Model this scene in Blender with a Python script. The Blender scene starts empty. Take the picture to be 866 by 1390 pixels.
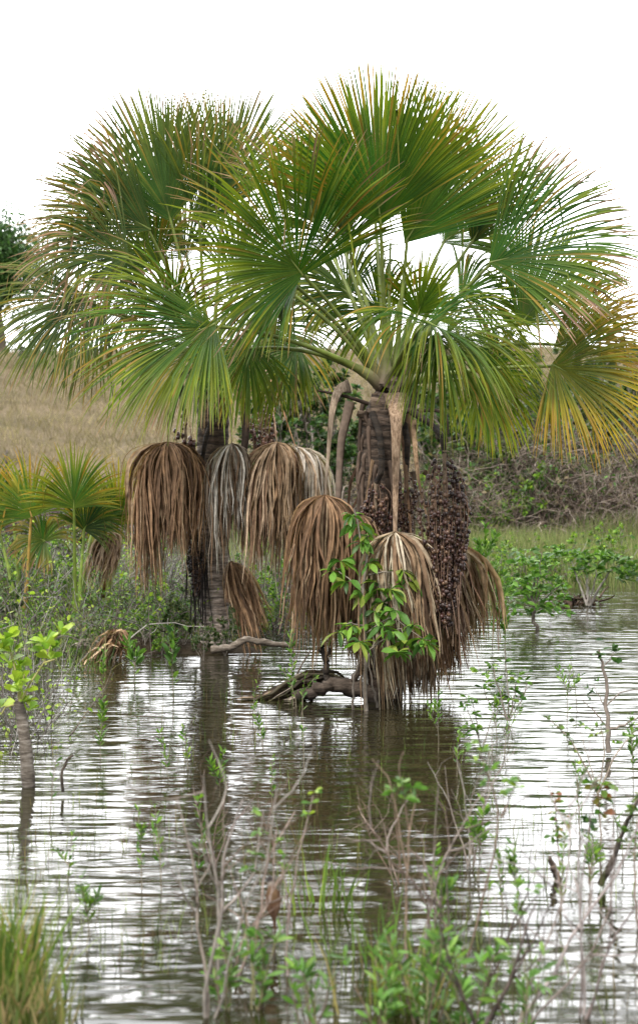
import bpy, math, random
import numpy as np
rng = np.random.default_rng(7)
random.seed(7)
C = bpy.context.scene.collection
F, HOR, CAMH = 2600.0, 610.0, 2.5          # focal length in photo pixels, horizon row, eye height
G = np.array([0, 0, -1.0])
DK = 1.0                                    # moves a whole palm nearer or farther at the same apparent size

def W(px, py, d):                           # photo pixel at real distance d -> world point
    d = d*DK
    return np.array([(px-433)/F*d, d, CAMH-(py-HOR)/F*d])
def dw(py):                                 # distance of a point on the water seen on row py
    return F*CAMH/(py-HOR)
def nz(v):
    v = np.asarray(v, float)
    return v/np.maximum(np.linalg.norm(v, axis=-1, keepdims=True), 1e-9)
def U(a, b, n=None): return rng.uniform(a, b, n)

# ------------------------------------------------------------------ mesh builder
class MB:
    def __init__(s): s.v=[]; s.q=[]; s.t=[]; s.c=[]; s.n=0
    def add(s, v, q=None, t=None, c=(1,1,1)):
        v = np.asarray(v, float).reshape(-1,3)
        s.v.append(v)
        c = np.asarray(c, float)
        s.c.append(np.broadcast_to(c, (len(v),3)) if c.ndim==1 else c.reshape(-1,3))
        if q is not None and len(q): s.q.append(np.asarray(q).reshape(-1,4)+s.n)
        if t is not None and len(t): s.t.append(np.asarray(t).reshape(-1,3)+s.n)
        s.n += len(v)
    def ribbons(s, P, lat, nr, hw, fold=.5, col=(1,1,1)):
        n,k,_ = P.shape
        L = P-lat*hw[...,None]+nr*(hw*fold)[...,None]
        R = P+lat*hw[...,None]+nr*(hw*fold)[...,None]
        V = np.stack([L,P,R],2)
        i = (np.arange(n)[:,None,None]*k+np.arange(k-1)[None,:,None])*3+np.arange(2)[None,None,:]
        q = np.stack([i, i+1, i+4, i+3], -1).reshape(-1,4)
        col = np.asarray(col, float)
        if col.ndim==2: col = np.broadcast_to(col[:,None,None,:], (n,k,3,3))
        elif col.ndim==3: col = np.broadcast_to(col[:,:,None,:], (n,k,3,3))
        s.add(V, q, c=col)
    def tubes(s, P, r, sides=3, col=(1,1,1), flat=1.0):
        P = np.asarray(P,float)
        if P.ndim==2: P=P[None]
        n,k,_ = P.shape
        r = np.broadcast_to(np.asarray(r,float), (n,k))
        T = nz(np.gradient(P, axis=1))
        ref = np.where(np.abs(T[...,1]).mean(1)[:,None,None]>.85, np.array([0,0,1.]), np.array([0,1.,0]))
        ref = np.broadcast_to(ref, T.shape)
        A = nz(np.cross(T, ref)); B = np.cross(T, A)
        a = np.arange(sides)*2*math.pi/sides
        V = P[:,:,None,:]+r[:,:,None,None]*(np.cos(a)[None,None,:,None]*A[:,:,None,:]+flat*np.sin(a)[None,None,:,None]*B[:,:,None,:])
        i0 = (np.arange(n)[:,None,None]*k+np.arange(k-1)[None,:,None])*sides
        j = np.arange(sides)[None,None,:]; j2=(j+1)%sides
        q = np.stack([i0+j, i0+j2, i0+sides+j2, i0+sides+j], -1).reshape(-1,4)
        col = np.asarray(col, float)
        if col.ndim==2: col = np.broadcast_to(col[:,None,None,:], (n,k,sides,3))
        elif col.ndim==3: col = np.broadcast_to(col[:,:,None,:], (n,k,sides,3))
        s.add(V, q, c=col)
    def build(s, name, mat, parent=None, smooth=True):
        V = np.concatenate(s.v); Cc = np.concatenate(s.c)
        if parent is not None and parent.get('_b') is None: base=np.array(parent.location)
        elif parent is not None: base=np.array(parent['_b'])
        else: base=np.zeros(3)
        V = V-base
        Q = np.concatenate(s.q) if s.q else np.zeros((0,4),int)
        T = np.concatenate(s.t) if s.t else np.zeros((0,3),int)
        me = bpy.data.meshes.new(name)
        me.vertices.add(len(V)); me.vertices.foreach_set('co', V.astype(np.float32).ravel())
        idx = np.concatenate([Q.ravel(), T.ravel()]).astype(np.int32)
        me.loops.add(len(idx)); me.loops.foreach_set('vertex_index', idx)
        st = np.concatenate([np.arange(len(Q))*4, len(Q)*4+np.arange(len(T))*3]).astype(np.int32)
        me.polygons.add(len(st)); me.polygons.foreach_set('loop_start', st)
        me.update(calc_edges=True); me.validate()
        me.polygons.foreach_set('use_smooth', np.full(len(me.polygons), smooth))
        at = me.color_attributes.new('col','FLOAT_COLOR','POINT')
        at.data.foreach_set('color', np.concatenate([Cc, np.ones((len(Cc),1))],1).astype(np.float32).ravel())
        me.materials.append(mat)
        o = bpy.data.objects.new(name, me); C.objects.link(o)
        if parent is not None: o.parent = parent
        if parent is not None: o['_b']=list(map(float,base))
        return o

def tag(o, label=None, cat=None, group=None, kind=None):
    if label: o['label']=label
    if cat: o['category']=cat
    if group: o['group']=group
    if kind: o['kind']=kind
    return o
def empty(name, loc, label, cat, group=None):
    o = bpy.data.objects.new(name, None); C.objects.link(o)
    o.location = [float(q) for q in loc]; o.empty_display_size=.2
    return tag(o, label, cat, group)
def copy_tree(o, parent=None):
    c = o.copy(); C.objects.link(c); c.parent = parent
    for ch in o.children: copy_tree(ch, c)
    return c

# ------------------------------------------------------------------ materials
def newmat(name):
    m = bpy.data.materials.new(name); m.use_nodes=True
    nt = m.node_tree; nt.nodes.clear()
    out = nt.nodes.new('ShaderNodeOutputMaterial')
    return m, nt, out
def N(nt, t, **kw):
    n = nt.nodes.new(t)
    for k,v in kw.items():
        if k.startswith('i_'): n.inputs[k[2:].replace('_',' ')].default_value = v
        else: setattr(n,k,v)
    return n
def leafmat(name, rough=.45, trans=.35, nscale=6, var=.25, spec=.4):
    m, nt, out = newmat(name)
    a = N(nt,'ShaderNodeAttribute', attribute_name='col')
    tc = N(nt,'ShaderNodeTexCoord')
    no = N(nt,'ShaderNodeTexNoise'); no.inputs['Scale'].default_value=nscale; no.inputs['Detail'].default_value=4
    nt.links.new(tc.outputs['Object'], no.inputs['Vector'])
    mr = N(nt,'ShaderNodeMapRange'); mr.inputs[1].default_value=.3; mr.inputs[2].default_value=.7
    mr.inputs[3].default_value=1-var; mr.inputs[4].default_value=1+var
    nt.links.new(no.outputs[0], mr.inputs[0])
    mul = N(nt,'ShaderNodeVectorMath', operation='SCALE')
    nt.links.new(a.outputs['Color'], mul.inputs[0]); nt.links.new(mr.outputs[0], mul.inputs['Scale'])
    p = N(nt,'ShaderNodeBsdfPrincipled'); p.inputs['Roughness'].default_value=rough
    p.inputs['Specular IOR Level'].default_value=spec
    nt.links.new(mul.outputs[0], p.inputs['Base Color'])
    if trans>0:
        tr = N(nt,'ShaderNodeBsdfTranslucent'); sc = N(nt,'ShaderNodeVectorMath', operation='MULTIPLY')
        sc.inputs[1].default_value=(1.3,1.45,.7)
        nt.links.new(mul.outputs[0], sc.inputs[0]); nt.links.new(sc.outputs[0], tr.inputs['Color'])
        mx = N(nt,'ShaderNodeMixShader'); mx.inputs[0].default_value=trans
        nt.links.new(p.outputs[0], mx.inputs[1]); nt.links.new(tr.outputs[0], mx.inputs[2])
        nt.links.new(mx.outputs[0], out.inputs[0])
    else: nt.links.new(p.outputs[0], out.inputs[0])
    return m
M = {}
M['frond'] = leafmat('palm_frond', .48, .33, 3, .25, .28)
M['leaf'] = leafmat('shrub_leaf', .45, .35, 8, .2, .35)
M['dead'] = leafmat('dead_frond', .75, .12, 14, .35, .2)
M['twig'] = leafmat('dry_twig', .85, 0, 20, .35, .15)
M['grass'] = leafmat('grass_blade', .6, .3, 4, .3, .2)
M['fruit'] = leafmat('fruit_skin', .35, 0, 30, .4, .5)
M['petiole'] = leafmat('petiole_skin', .45, 0, 9, .35, .4)
M['feather'] = leafmat('feather', .8, 0, 40, .15, .1)

def barkmat(name, c1, c2, c3, ring=26, bump=.6, st=(1.2,1.2,6), rd=.45):
    m, nt, out = newmat(name)
    tc = N(nt,'ShaderNodeTexCoord')
    mp = N(nt,'ShaderNodeMapping'); mp.inputs['Scale'].default_value=st
    nt.links.new(tc.outputs['Object'], mp.inputs[0])
    n1 = N(nt,'ShaderNodeTexNoise'); n1.inputs['Scale'].default_value=7; n1.inputs['Detail'].default_value=8; n1.inputs['Roughness'].default_value=.7
    nt.links.new(mp.outputs[0], n1.inputs['Vector'])
    wv = N(nt,'ShaderNodeTexWave', wave_type='BANDS', bands_direction='Z'); wv.inputs['Scale'].default_value=ring/10
    wv.inputs['Distortion'].default_value=2.5; wv.inputs['Detail'].default_value=3; wv.inputs['Detail Scale'].default_value=2
    nt.links.new(tc.outputs['Object'], wv.inputs['Vector'])
    cr = N(nt,'ShaderNodeValToRGB'); e=cr.color_ramp.elements
    e[0].position=.35; e[0].color=(*c1,1); e[1].position=.68; e[1].color=(*c3,1)
    k=e.new(.5); k.color=(*c2,1)
    nt.links.new(n1.outputs[0], cr.inputs[0])
    mr = N(nt,'ShaderNodeMapRange'); mr.inputs[1].default_value=0; mr.inputs[2].default_value=.25; mr.inputs[3].default_value=rd; mr.inputs[4].default_value=1
    nt.links.new(wv.outputs[1], mr.inputs[0])
    mul = N(nt,'ShaderNodeVectorMath', operation='SCALE')
    nt.links.new(cr.outputs[0], mul.inputs[0]); nt.links.new(mr.outputs[0], mul.inputs['Scale'])
    a = N(nt,'ShaderNodeAttribute', attribute_name='col')
    m2 = N(nt,'ShaderNodeVectorMath', operation='MULTIPLY')
    nt.links.new(mul.outputs[0], m2.inputs[0]); nt.links.new(a.outputs['Color'], m2.inputs[1])
    p = N(nt,'ShaderNodeBsdfPrincipled'); p.inputs['Roughness'].default_value=.85
    nt.links.new(m2.outputs[0], p.inputs['Base Color'])
    ad = N(nt,'ShaderNodeMath', operation='MULTIPLY_ADD'); ad.inputs[1].default_value=.6
    nt.links.new(wv.outputs[1], ad.inputs[0]); nt.links.new(n1.outputs[0], ad.inputs[2])
    b = N(nt,'ShaderNodeBump'); b.inputs['Strength'].default_value=bump; b.inputs['Distance'].default_value=.03
    nt.links.new(ad.outputs[0], b.inputs['Height']); nt.links.new(b.outputs[0], p.inputs['Normal'])
    nt.links.new(p.outputs[0], out.inputs[0])
    return m
M['trunk'] = barkmat('palm_bark', (.035,.026,.02), (.12,.095,.075), (.24,.2,.17), 30)
M['fibre'] = barkmat('dry_stalk_fibre', (.07,.05,.035), (.2,.165,.13), (.36,.32,.28), 3, .5, (7,7,.7), .7)
M['wood'] = barkmat('weathered_wood', (.05,.04,.03), (.17,.145,.12), (.36,.33,.3), 6, .4)

# water: murky, mirror-like, wind ripples with long crests
def watermat():
    m, nt, out = newmat('pond_water')
    tc = N(nt,'ShaderNodeTexCoord')
    def noise(sx, sy, rot, det, rough=.5, dist=0):
        mp = N(nt,'ShaderNodeMapping'); mp.inputs['Scale'].default_value=(sx,sy,1); mp.inputs['Rotation'].default_value=(0,0,rot)
        nt.links.new(tc.outputs['Object'], mp.inputs[0])
        n = N(nt,'ShaderNodeTexNoise'); n.inputs['Scale'].default_value=1; n.inputs['Detail'].default_value=det
        n.inputs['Roughness'].default_value=rough; n.inputs['Distortion'].default_value=dist
        nt.links.new(mp.outputs[0], n.inputs['Vector']); return n
    a = noise(1.3,4.2,math.radians(7),1,.4,.3)
    b = noise(3.5,12,math.radians(-5),1,.4,.4)
    c = noise(.25,.4,0,2)
    s1 = N(nt,'ShaderNodeMath', operation='MULTIPLY'); s1.inputs[1].default_value=.0 if 0 else 1.0
    nt.links.new(a.outputs[0], s1.inputs[0])
    s2 = N(nt,'ShaderNodeMath', operation='MULTIPLY_ADD'); s2.inputs[1].default_value=.26
    nt.links.new(b.outputs[0], s2.inputs[0]); nt.links.new(s1.outputs[0], s2.inputs[2])
    mr = N(nt,'ShaderNodeMapRange'); mr.inputs[1].default_value=.35; mr.inputs[2].default_value=.62; mr.inputs[3].default_value=.55; mr.inputs[4].default_value=1.
    nt.links.new(c.outputs[0], mr.inputs[0])
    # calmer and rougher patches of wind
    s3 = N(nt,'ShaderNodeMath', operation='MULTIPLY'); nt.links.new(s2.outputs[0], s3.inputs[0]); nt.links.new(mr.outputs[0], s3.inputs[1])
    bp = N(nt,'ShaderNodeBump'); bp.inputs['Strength'].default_value=1; bp.inputs['Distance'].default_value=.031
    nt.links.new(s3.outputs[0], bp.inputs['Height'])
    n4 = noise(.6,.9,0,4)
    cr = N(nt,'ShaderNodeValToRGB'); e=cr.color_ramp.elements
    e[0].position=.35; e[0].color=(.012,.011,.005,1); e[1].position=.7; e[1].color=(.024,.022,.009,1)
    nt.links.new(n4.outputs[0], cr.inputs[0])
    p = N(nt,'ShaderNodeBsdfPrincipled'); p.inputs['Roughness'].default_value=.07; p.inputs['IOR'].default_value=1.45
    nt.links.new(cr.outputs[0], p.inputs['Base Color']); nt.links.new(bp.outputs[0], p.inputs['Normal'])
    nt.links.new(p.outputs[0], out.inputs[0])
    return m
M['water'] = watermat()

def groundmat():
    m, nt, out = newmat('dry_grass_ground')
    tc = N(nt,'ShaderNodeTexCoord')
    n1 = N(nt,'ShaderNodeTexNoise'); n1.inputs['Scale'].default_value=.35; n1.inputs['Detail'].default_value=9; n1.inputs['Roughness'].default_value=.7
    n2 = N(nt,'ShaderNodeTexNoise'); n2.inputs['Scale'].default_value=3; n2.inputs['Detail'].default_value=8; n2.inputs['Roughness'].default_value=.75
    for n in (n1,n2): nt.links.new(tc.outputs['Object'], n.inputs['Vector'])
    cr = N(nt,'ShaderNodeValToRGB'); e=cr.color_ramp.elements
    e[0].position=.3; e[0].color=(.12,.095,.06,1); e[1].position=.7; e[1].color=(.24,.19,.125,1)
    nt.links.new(n2.outputs[0], cr.inputs[0])
    cr2 = N(nt,'ShaderNodeValToRGB'); e=cr2.color_ramp.elements
    e[0].position=.35; e[0].color=(.5,.52,.42,1); e[1].position=.6; e[1].color=(1,.97,.92,1)
    nt.links.new(n1.outputs[0], cr2.inputs[0])
    mu = N(nt,'ShaderNodeVectorMath', operation='MULTIPLY'); nt.links.new(cr.outputs[0], mu.inputs[0]); nt.links.new(cr2.outputs[0], mu.inputs[1])
    # wet mud close to the water level
    sp = N(nt,'ShaderNodeSeparateXYZ'); nt.links.new(tc.outputs['Object'], sp.inputs[0])
    mr = N(nt,'ShaderNodeMapRange'); mr.inputs[1].default_value=.12; mr.inputs[2].default_value=.6; nt.links.new(sp.outputs[2], mr.inputs[0])
    mx = N(nt,'ShaderNodeMix', data_type='RGBA'); mx.inputs[6].default_value=(.045,.034,.022,1)
    nt.links.new(mr.outputs[0], mx.inputs[0]); nt.links.new(mu.outputs[0], mx.inputs[7])
    p = N(nt,'ShaderNodeBsdfPrincipled'); p.inputs['Roughness'].default_value=.95; p.inputs['Specular IOR Level'].default_value=.1
    nt.links.new(mx.outputs[2], p.inputs['Base Color'])
    b = N(nt,'ShaderNodeBump'); b.inputs['Distance'].default_value=.15; b.inputs['Strength'].default_value=.8
    nt.links.new(n2.outputs[0], b.inputs['Height']); nt.links.new(b.outputs[0], p.inputs['Normal'])
    nt.links.new(p.outputs[0], out.inputs[0])
    return m
M['ground'] = groundmat()

# ------------------------------------------------------------------ setting
def ss(x): x=np.clip(x,0,1); return x*x*(3-2*x)
def shore(x): return 44+1.3*np.sin(x*.5)+.8*np.sin(x*1.3+1)
MOUNDS = []
for px,py,rx,ry,h in ((290,884,1.0,.55,.42),(150,880,.8,.5,.36),(350,872,.6,.5,.34),(505,946,.32,.2,.38),(60,850,1.6,2.2,.36),(-60,840,3,3,.5),(150,790,1.8,1.5,.28),
                      (795,818,.25,.2,.40),(728,850,.15,.15,.33)):
    w=W(px,py,dw(py)); MOUNDS.append((w[0],w[1],rx,ry,h))
def HT(x,y):
    s = y-shore(x)
    z = np.where(s>0, .35*(1-np.exp(-np.maximum(s,0)/1.2)), -.3*(1-np.exp(np.minimum(s,0)/2)))
    z = z + 7.7*ss(s/72)*(1+.05*np.sin(x*.05+1)) + .25*np.sin(x*.21)*np.sin(y*.17)*ss((s-5)/20)
    z = z - 6*ss((s-75)/160)
    z = z + 1.6*ss((7.0-y)/4.5)
    for mx,my,rx,ry,h in MOUNDS: z = z + h*np.exp(-((x-mx)/rx)**2-((y-my)/ry)**2)
    return z
def sheet(name, xs, ys, zf, mat):
    X,Y = np.meshgrid(xs,ys); Z = zf(X,Y); b=MB()
    ny,nx = X.shape
    i=(np.arange(ny-1)[:,None]*nx+np.arange(nx-1)[None,:])
    q=np.stack([i,i+1,i+nx+1,i+nx],-1)
    b.add(np.stack([X,Y,Z],-1), q)
    return b.build(name, mat)
xs = np.concatenate([np.linspace(-400,-24,40)[:-1], np.linspace(-24,24,260), np.linspace(24,400,40)[1:]])
ys = np.concatenate([np.linspace(-300,5,30)[:-1], np.linspace(5,60,260)[:-1], np.linspace(60,140,90)[:-1], np.linspace(140,700,40)])
tag(sheet('ground', xs, ys, HT, M['ground']), 'dry tan grassy slope rising behind the pond', kind='structure')
tag(sheet('water', np.linspace(-400,400,3), np.linspace(-60,62,3), lambda x,y: x*0, M['water']), 'rippled murky pond water mirroring the pale sky', kind='structure')

# ------------------------------------------------------------------ vegetation pieces
TS = np.array([0,.12,.25,.38,.48,.56,.64,.73,.82,.91,1.])
def pal(base, yel, n, y):                  # mix of two pigments per segment
    f = np.clip(rng.normal(y-.16,.34,n),0,1)[:,None]
    return np.array(base)*(1-f)+np.array(yel)*f
GREEN=(.024,.098,.010); YELG=(.22,.245,.015); ORNG=(.36,.21,.035); BRN=(.26,.15,.085); PINK=(.30,.18,.125)
def fan(b, H, A, Nn, R, sp=140, n=110, fold=.25, droop=.5, base=GREEN, yel=YELG, y=.3, tip=BRN, tipf=.5, broken=.08, join=.46, recurve=.25, neat=1.):
    n=int(n*1.12); sp = math.radians(sp); A=nz(A); Nn=nz(Nn-np.dot(Nn,A)*A); S=np.cross(A,Nn)
    dth = 2*sp/(n-1)
    th0 = np.linspace(-sp,sp,n); th = th0+rng.normal(0,dth*.5*neat,n)
    L = R*(.72+.28*np.cos(th0*.5)**.7)*U(1-.13*neat,1.03,n)
    d0 = nz(np.cos(th0)[:,None]*A+np.sin(th0)[:,None]*S+Nn*(fold*np.abs(np.sin(th0*.75))[:,None]))
    d1 = nz(np.cos(th)[:,None]*A+np.sin(th)[:,None]*S+Nn*(fold*np.abs(np.sin(th0*.75))+rng.normal(0,.13*neat,n))[:,None])
    O = H+A*(R*.10*(1-np.abs(th0)/sp))[:,None]
    dr = droop*np.clip(rng.normal(1,.3,n),.3,2)
    tb = np.where(rng.random(n)<broken, U(.5,.85,n), 9)
    P=[O]; D=[]
    for j in range(len(TS)):
        t=TS[j]
        m = min(1,t/.5)
        g = dr*(recurve*t+1.7*max(0,t-.28)**1.4)
        d = d0*(1-m)+d1*m+G*g[:,None]
        k = t>tb
        d = np.where(k[:,None], d*.35+G*1.6, d)
        d = nz(d); D.append(d)
        if j: P.append(P[-1]+d*(L*(TS[j]-TS[j-1]))[:,None])
    P=np.stack(P,1); D=np.stack(D,1)
    nr = nz(Nn-np.sum(D*Nn,-1,keepdims=True)*D)
    lat = nz(np.cross(D,nr))
    # free segments roll about their own length
    roll = rng.normal(0,.5*neat,n)[:,None]*np.clip((TS-join)/.3,0,1)[None,:]
    lat2 = lat*np.cos(roll)[...,None]+nr*np.sin(roll)[...,None]; nr2 = nr*np.cos(roll)[...,None]-lat*np.sin(roll)[...,None]
    w = R*.97*math.tan(dth/2)
    hw = np.where(TS<join, TS*w*1.04+.0015, join*w*1.22*(1-np.clip((TS-join)/(1-join),0,1)**2.4)+.0012)
    hw = np.broadcast_to(hw,(n,len(TS)))
    base_c = pal(base, yel, n, y)
    od=rng.random(n)<.10; base_c[od]=np.array(ORNG)*U(.5,1,od.sum())[:,None]
    # slow change of pigment round the fan
    ph = U(0,6.28); amp = (.5+.5*np.sin(th0*2.3+ph))[:,None]
    base_c = base_c*(1-.25*amp)+np.array(yel)*.25*amp*(.5+y)
    ts0 = U(1-.5*tipf,1.15,n)[:,None]
    f = np.clip((TS[None,:]-ts0)/.12,0,1)[...,None]
    ylf = (np.clip((TS[None,:]-.45)/.5,0,1)*U(0,.7,n)[:,None])[...,None]*min(1,.35+y)
    inn = (np.clip((.62-TS[None,:])/.3,0,1)*.65)[...,None]      # the joined blade stays deep green
    bc3 = base_c[:,None,:]*(1-inn)+np.array(base)*U(.75,1.15)*inn
    col = bc3*(1-ylf)+np.array(yel)*ylf
    col = col*(1-f)+(np.array(tip)*U(.6,1.25,n)[:,None])[:,None,:]*f
    b.ribbons(P, lat2, nr2, hw, .55, col)

def bez(a,c,e,k=12):
    t=np.linspace(0,1,k)[:,None]; return (1-t)**2*a+2*t*(1-t)*c+t*t*e
def idir(ang, dep):                        # image-plane angle (0 right, 90 up) with a step towards (-) or away from (+) the eye
    a=math.radians(ang); return nz([math.cos(a)*math.cos(dep),math.sin(dep),math.sin(a)*math.cos(dep)])

def palm_leaf(root, crown, hx, hy, d, ang, Rpx, dep=0., facing=(0,-1,.3), petcol=(.13,.17,.03), pr=.028, rise=.35, label=None, **kw):
    H=W(hx,hy,d); A=idir(ang,dep); R=Rpx*d*DK/F
    b=MB(); fan(b,H,A,np.array(facing,float),R,**kw); leaf=b.build('leaf',M['frond'],root)
    if label: leaf['label']=label
    crown=np.array(crown); v=H-crown; Ln=np.linalg.norm(v)
    hor=nz(np.array([v[0],v[1],0])+1e-6)
    start=crown+hor*.07
    ctrl=start+nz(nz(v)+np.array([0,0,rise]))*Ln*.5
    path=bez(start,ctrl,H+A*R*.03,14)
    t=np.linspace(0,1,14)
    r=pr*(1-.45*t)+.075*np.exp(-t*9)
    c=np.array(petcol)[None]*U(.8,1.2)
    w=np.clip(1-t*4.5,0,1)[:,None]
    col=c*(1-w)+np.array([.16,.12,.09])[None]*w
    b=MB(); b.tubes(path,r,8,col[None],flat=.7)
    # costa running into the blade
    cp=np.stack([H+A*R*s_ for s_ in (0,.07,.14)]); b.tubes(cp,[pr*.55,pr*.35,.003],6,c[0])
    b.build('petiole',M['petiole'],leaf)
    return leaf

TD=np.linspace(0,1,11)
def skirt(b, H, rxpx, Lpx, d, n=190, flat=.75, cols=((.30,.20,.125),(.20,.125,.075),(.36,.28,.20),(.11,.07,.045)), lean=(0,0), wd=.0095, hump=.06, gap=None, tap=.15):
    n=int(n*1.3); rx=rxpx*d*DK/F; L=Lpx*d*DK/F
    ph=U(0,2*math.pi,n)
    if gap is not None: ph = gap[0]+(ph/(2*math.pi))*(gap[1]-gap[0])
    ph = ph+.22*np.sin(ph*9)                # strands gather in locks
    u=np.sqrt(U(.12,1,n)); Li=L*(1.06-.42*U(0,1,n)**1.8)*(.88+.14*np.sin(ph*5+1)+.07*np.sin(ph*13))
    k=len(TD); t=TD[None,:]
    q1,q2,q3=U(0,6.28,3); lobe=1+.16*np.sin(ph*2+q1)+.11*np.sin(ph*3+q2); Li=Li*(1+.16*np.sin(ph+q3)+.10*np.sin(ph*2+q1))
    tap=tap+.10+rng.uniform(-.1,.12); wv=U(.5,1.9,n)**1.3
    t2=np.clip(t*U(.85,1.15,n)[:,None],0,2)
    rad=rx*1.32*(lobe[:,None]*u[:,None]*(1-np.exp(-t2*(2.6+2.2*rng.random((n,1)))))*(1-tap*t)+.10*rng.normal(0,1,(n,1))*t**2)
    ph2=ph[:,None]+rng.normal(0,.22,n)[:,None]*t+.04*np.sin(t*9+ph[:,None]*7)
    x=H[0]+rad*np.cos(ph2)+lean[0]*L*t; y=H[1]+rad*np.sin(ph2)*flat+lean[1]*L*t
    z=H[2]-Li[:,None]*(t**1.18)+rx*hump*u[:,None]*np.sin(np.clip(t*5,0,math.pi))
    wob=.011
    x=x+np.cumsum(rng.normal(0,wob,(n,k)),1)*t; y=y+np.cumsum(rng.normal(0,wob,(n,k)),1)*t
    P=np.stack([x,y,z],-1)
    D=nz(np.gradient(P,axis=1)); out=nz(np.stack([np.cos(ph2),np.sin(ph2),.3+0*ph2],-1))
    roll=rng.normal(0,.7,(n,1))+rng.normal(0,.25,(n,k)).cumsum(1)*.5
    l0=nz(np.cross(D,out)); n0=np.cross(l0,D)
    lat=l0*np.cos(roll)[...,None]+n0*np.sin(roll)[...,None]; nr=np.cross(lat,D)
    hw=wd*wv[:,None]*np.clip(.35+t*4,0,1)*(1-t**3*.9)
    ci=rng.integers(0,len(cols),n); col=np.array(cols)[ci]*U(.7,1.25,n)[:,None]
    col=np.repeat(col[:,None],k,1)*(1.0-.18*t[...,None]) if False else np.repeat(col[:,None],k,1)
    b.ribbons(P,lat,nr,hw,.6,col)

GREY3=((.42,.39,.35),(.30,.24,.19),(.17,.11,.07),(.50,.47,.43))
BROWN=((.33,.205,.12),(.21,.125,.075),(.42,.30,.195),(.11,.065,.04),(.27,.17,.105))
def dead_leaf(root, top, hx, hy, d, rx, L, pw=.03, pcol=(.30,.26,.22), label=None, pk=None, **kw):
    H=W(hx,hy,d); b=MB(); skirt(b,H,rx,L,d,**kw)
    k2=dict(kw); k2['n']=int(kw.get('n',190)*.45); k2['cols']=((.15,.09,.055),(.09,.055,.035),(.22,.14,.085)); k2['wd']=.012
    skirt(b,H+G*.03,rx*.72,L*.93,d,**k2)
    k2['n']=int(kw.get('n',190)*.16); k2['cols']=kw.get('cols',BROWN); k2['wd']=.006; k2['tap']=-.1; skirt(b,H,rx*1.02,L*1.04,d,**k2)
    # the joined inner blade, collapsed into a pleated hood
    n=26; ph=np.linspace(0,2*math.pi,n); rxm=rx*d*DK/F; t=np.linspace(0,1,6)[None]
    rad=rxm*.55*(1-np.exp(-t*2.2))*np.ones((n,1)); L0=L*d*DK/F*.5
    P=np.stack([H[0]+rad*np.cos(ph[:,None]),H[1]+rad*np.sin(ph[:,None])*.7,H[2]-L0*t**1.3+0*rad],-1)
    D=nz(np.gradient(P,axis=1)); o=np.stack([np.cos(ph),np.sin(ph),0*ph],-1)[:,None]; l=nz(np.cross(D,o+0*D)); nr=np.cross(l,D)
    hw=rad*.11+.004; hw[:,-1]*=.3
    cs=kw.get('cols',BROWN); b.ribbons(P,l,nr,hw,.5,np.array(cs)[rng.integers(0,len(cs),n)])
    o_=b.build('dead_leaf',M['dead'],root)
    if label: o_['label']=label
    T=np.array(top); pts=[T]+[W(*q) for q in (pk or [])]+[H+np.array([0,0,-.03])]
    pts=np.array(pts); s=np.linspace(0,1,len(pts)); tt=np.linspace(0,1,16)
    path=np.stack([np.interp(tt,s,pts[:,i]) for i in range(3)],-1)
    for _ in range(2): path[1:-1]=(path[:-2]+2*path[1:-1]+path[2:])/4
    r=pw*(1-.86*tt**.55)
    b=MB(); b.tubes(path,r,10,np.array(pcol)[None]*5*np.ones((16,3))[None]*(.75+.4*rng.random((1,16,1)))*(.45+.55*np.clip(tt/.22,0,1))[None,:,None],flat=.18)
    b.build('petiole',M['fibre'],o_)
    return o_

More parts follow.
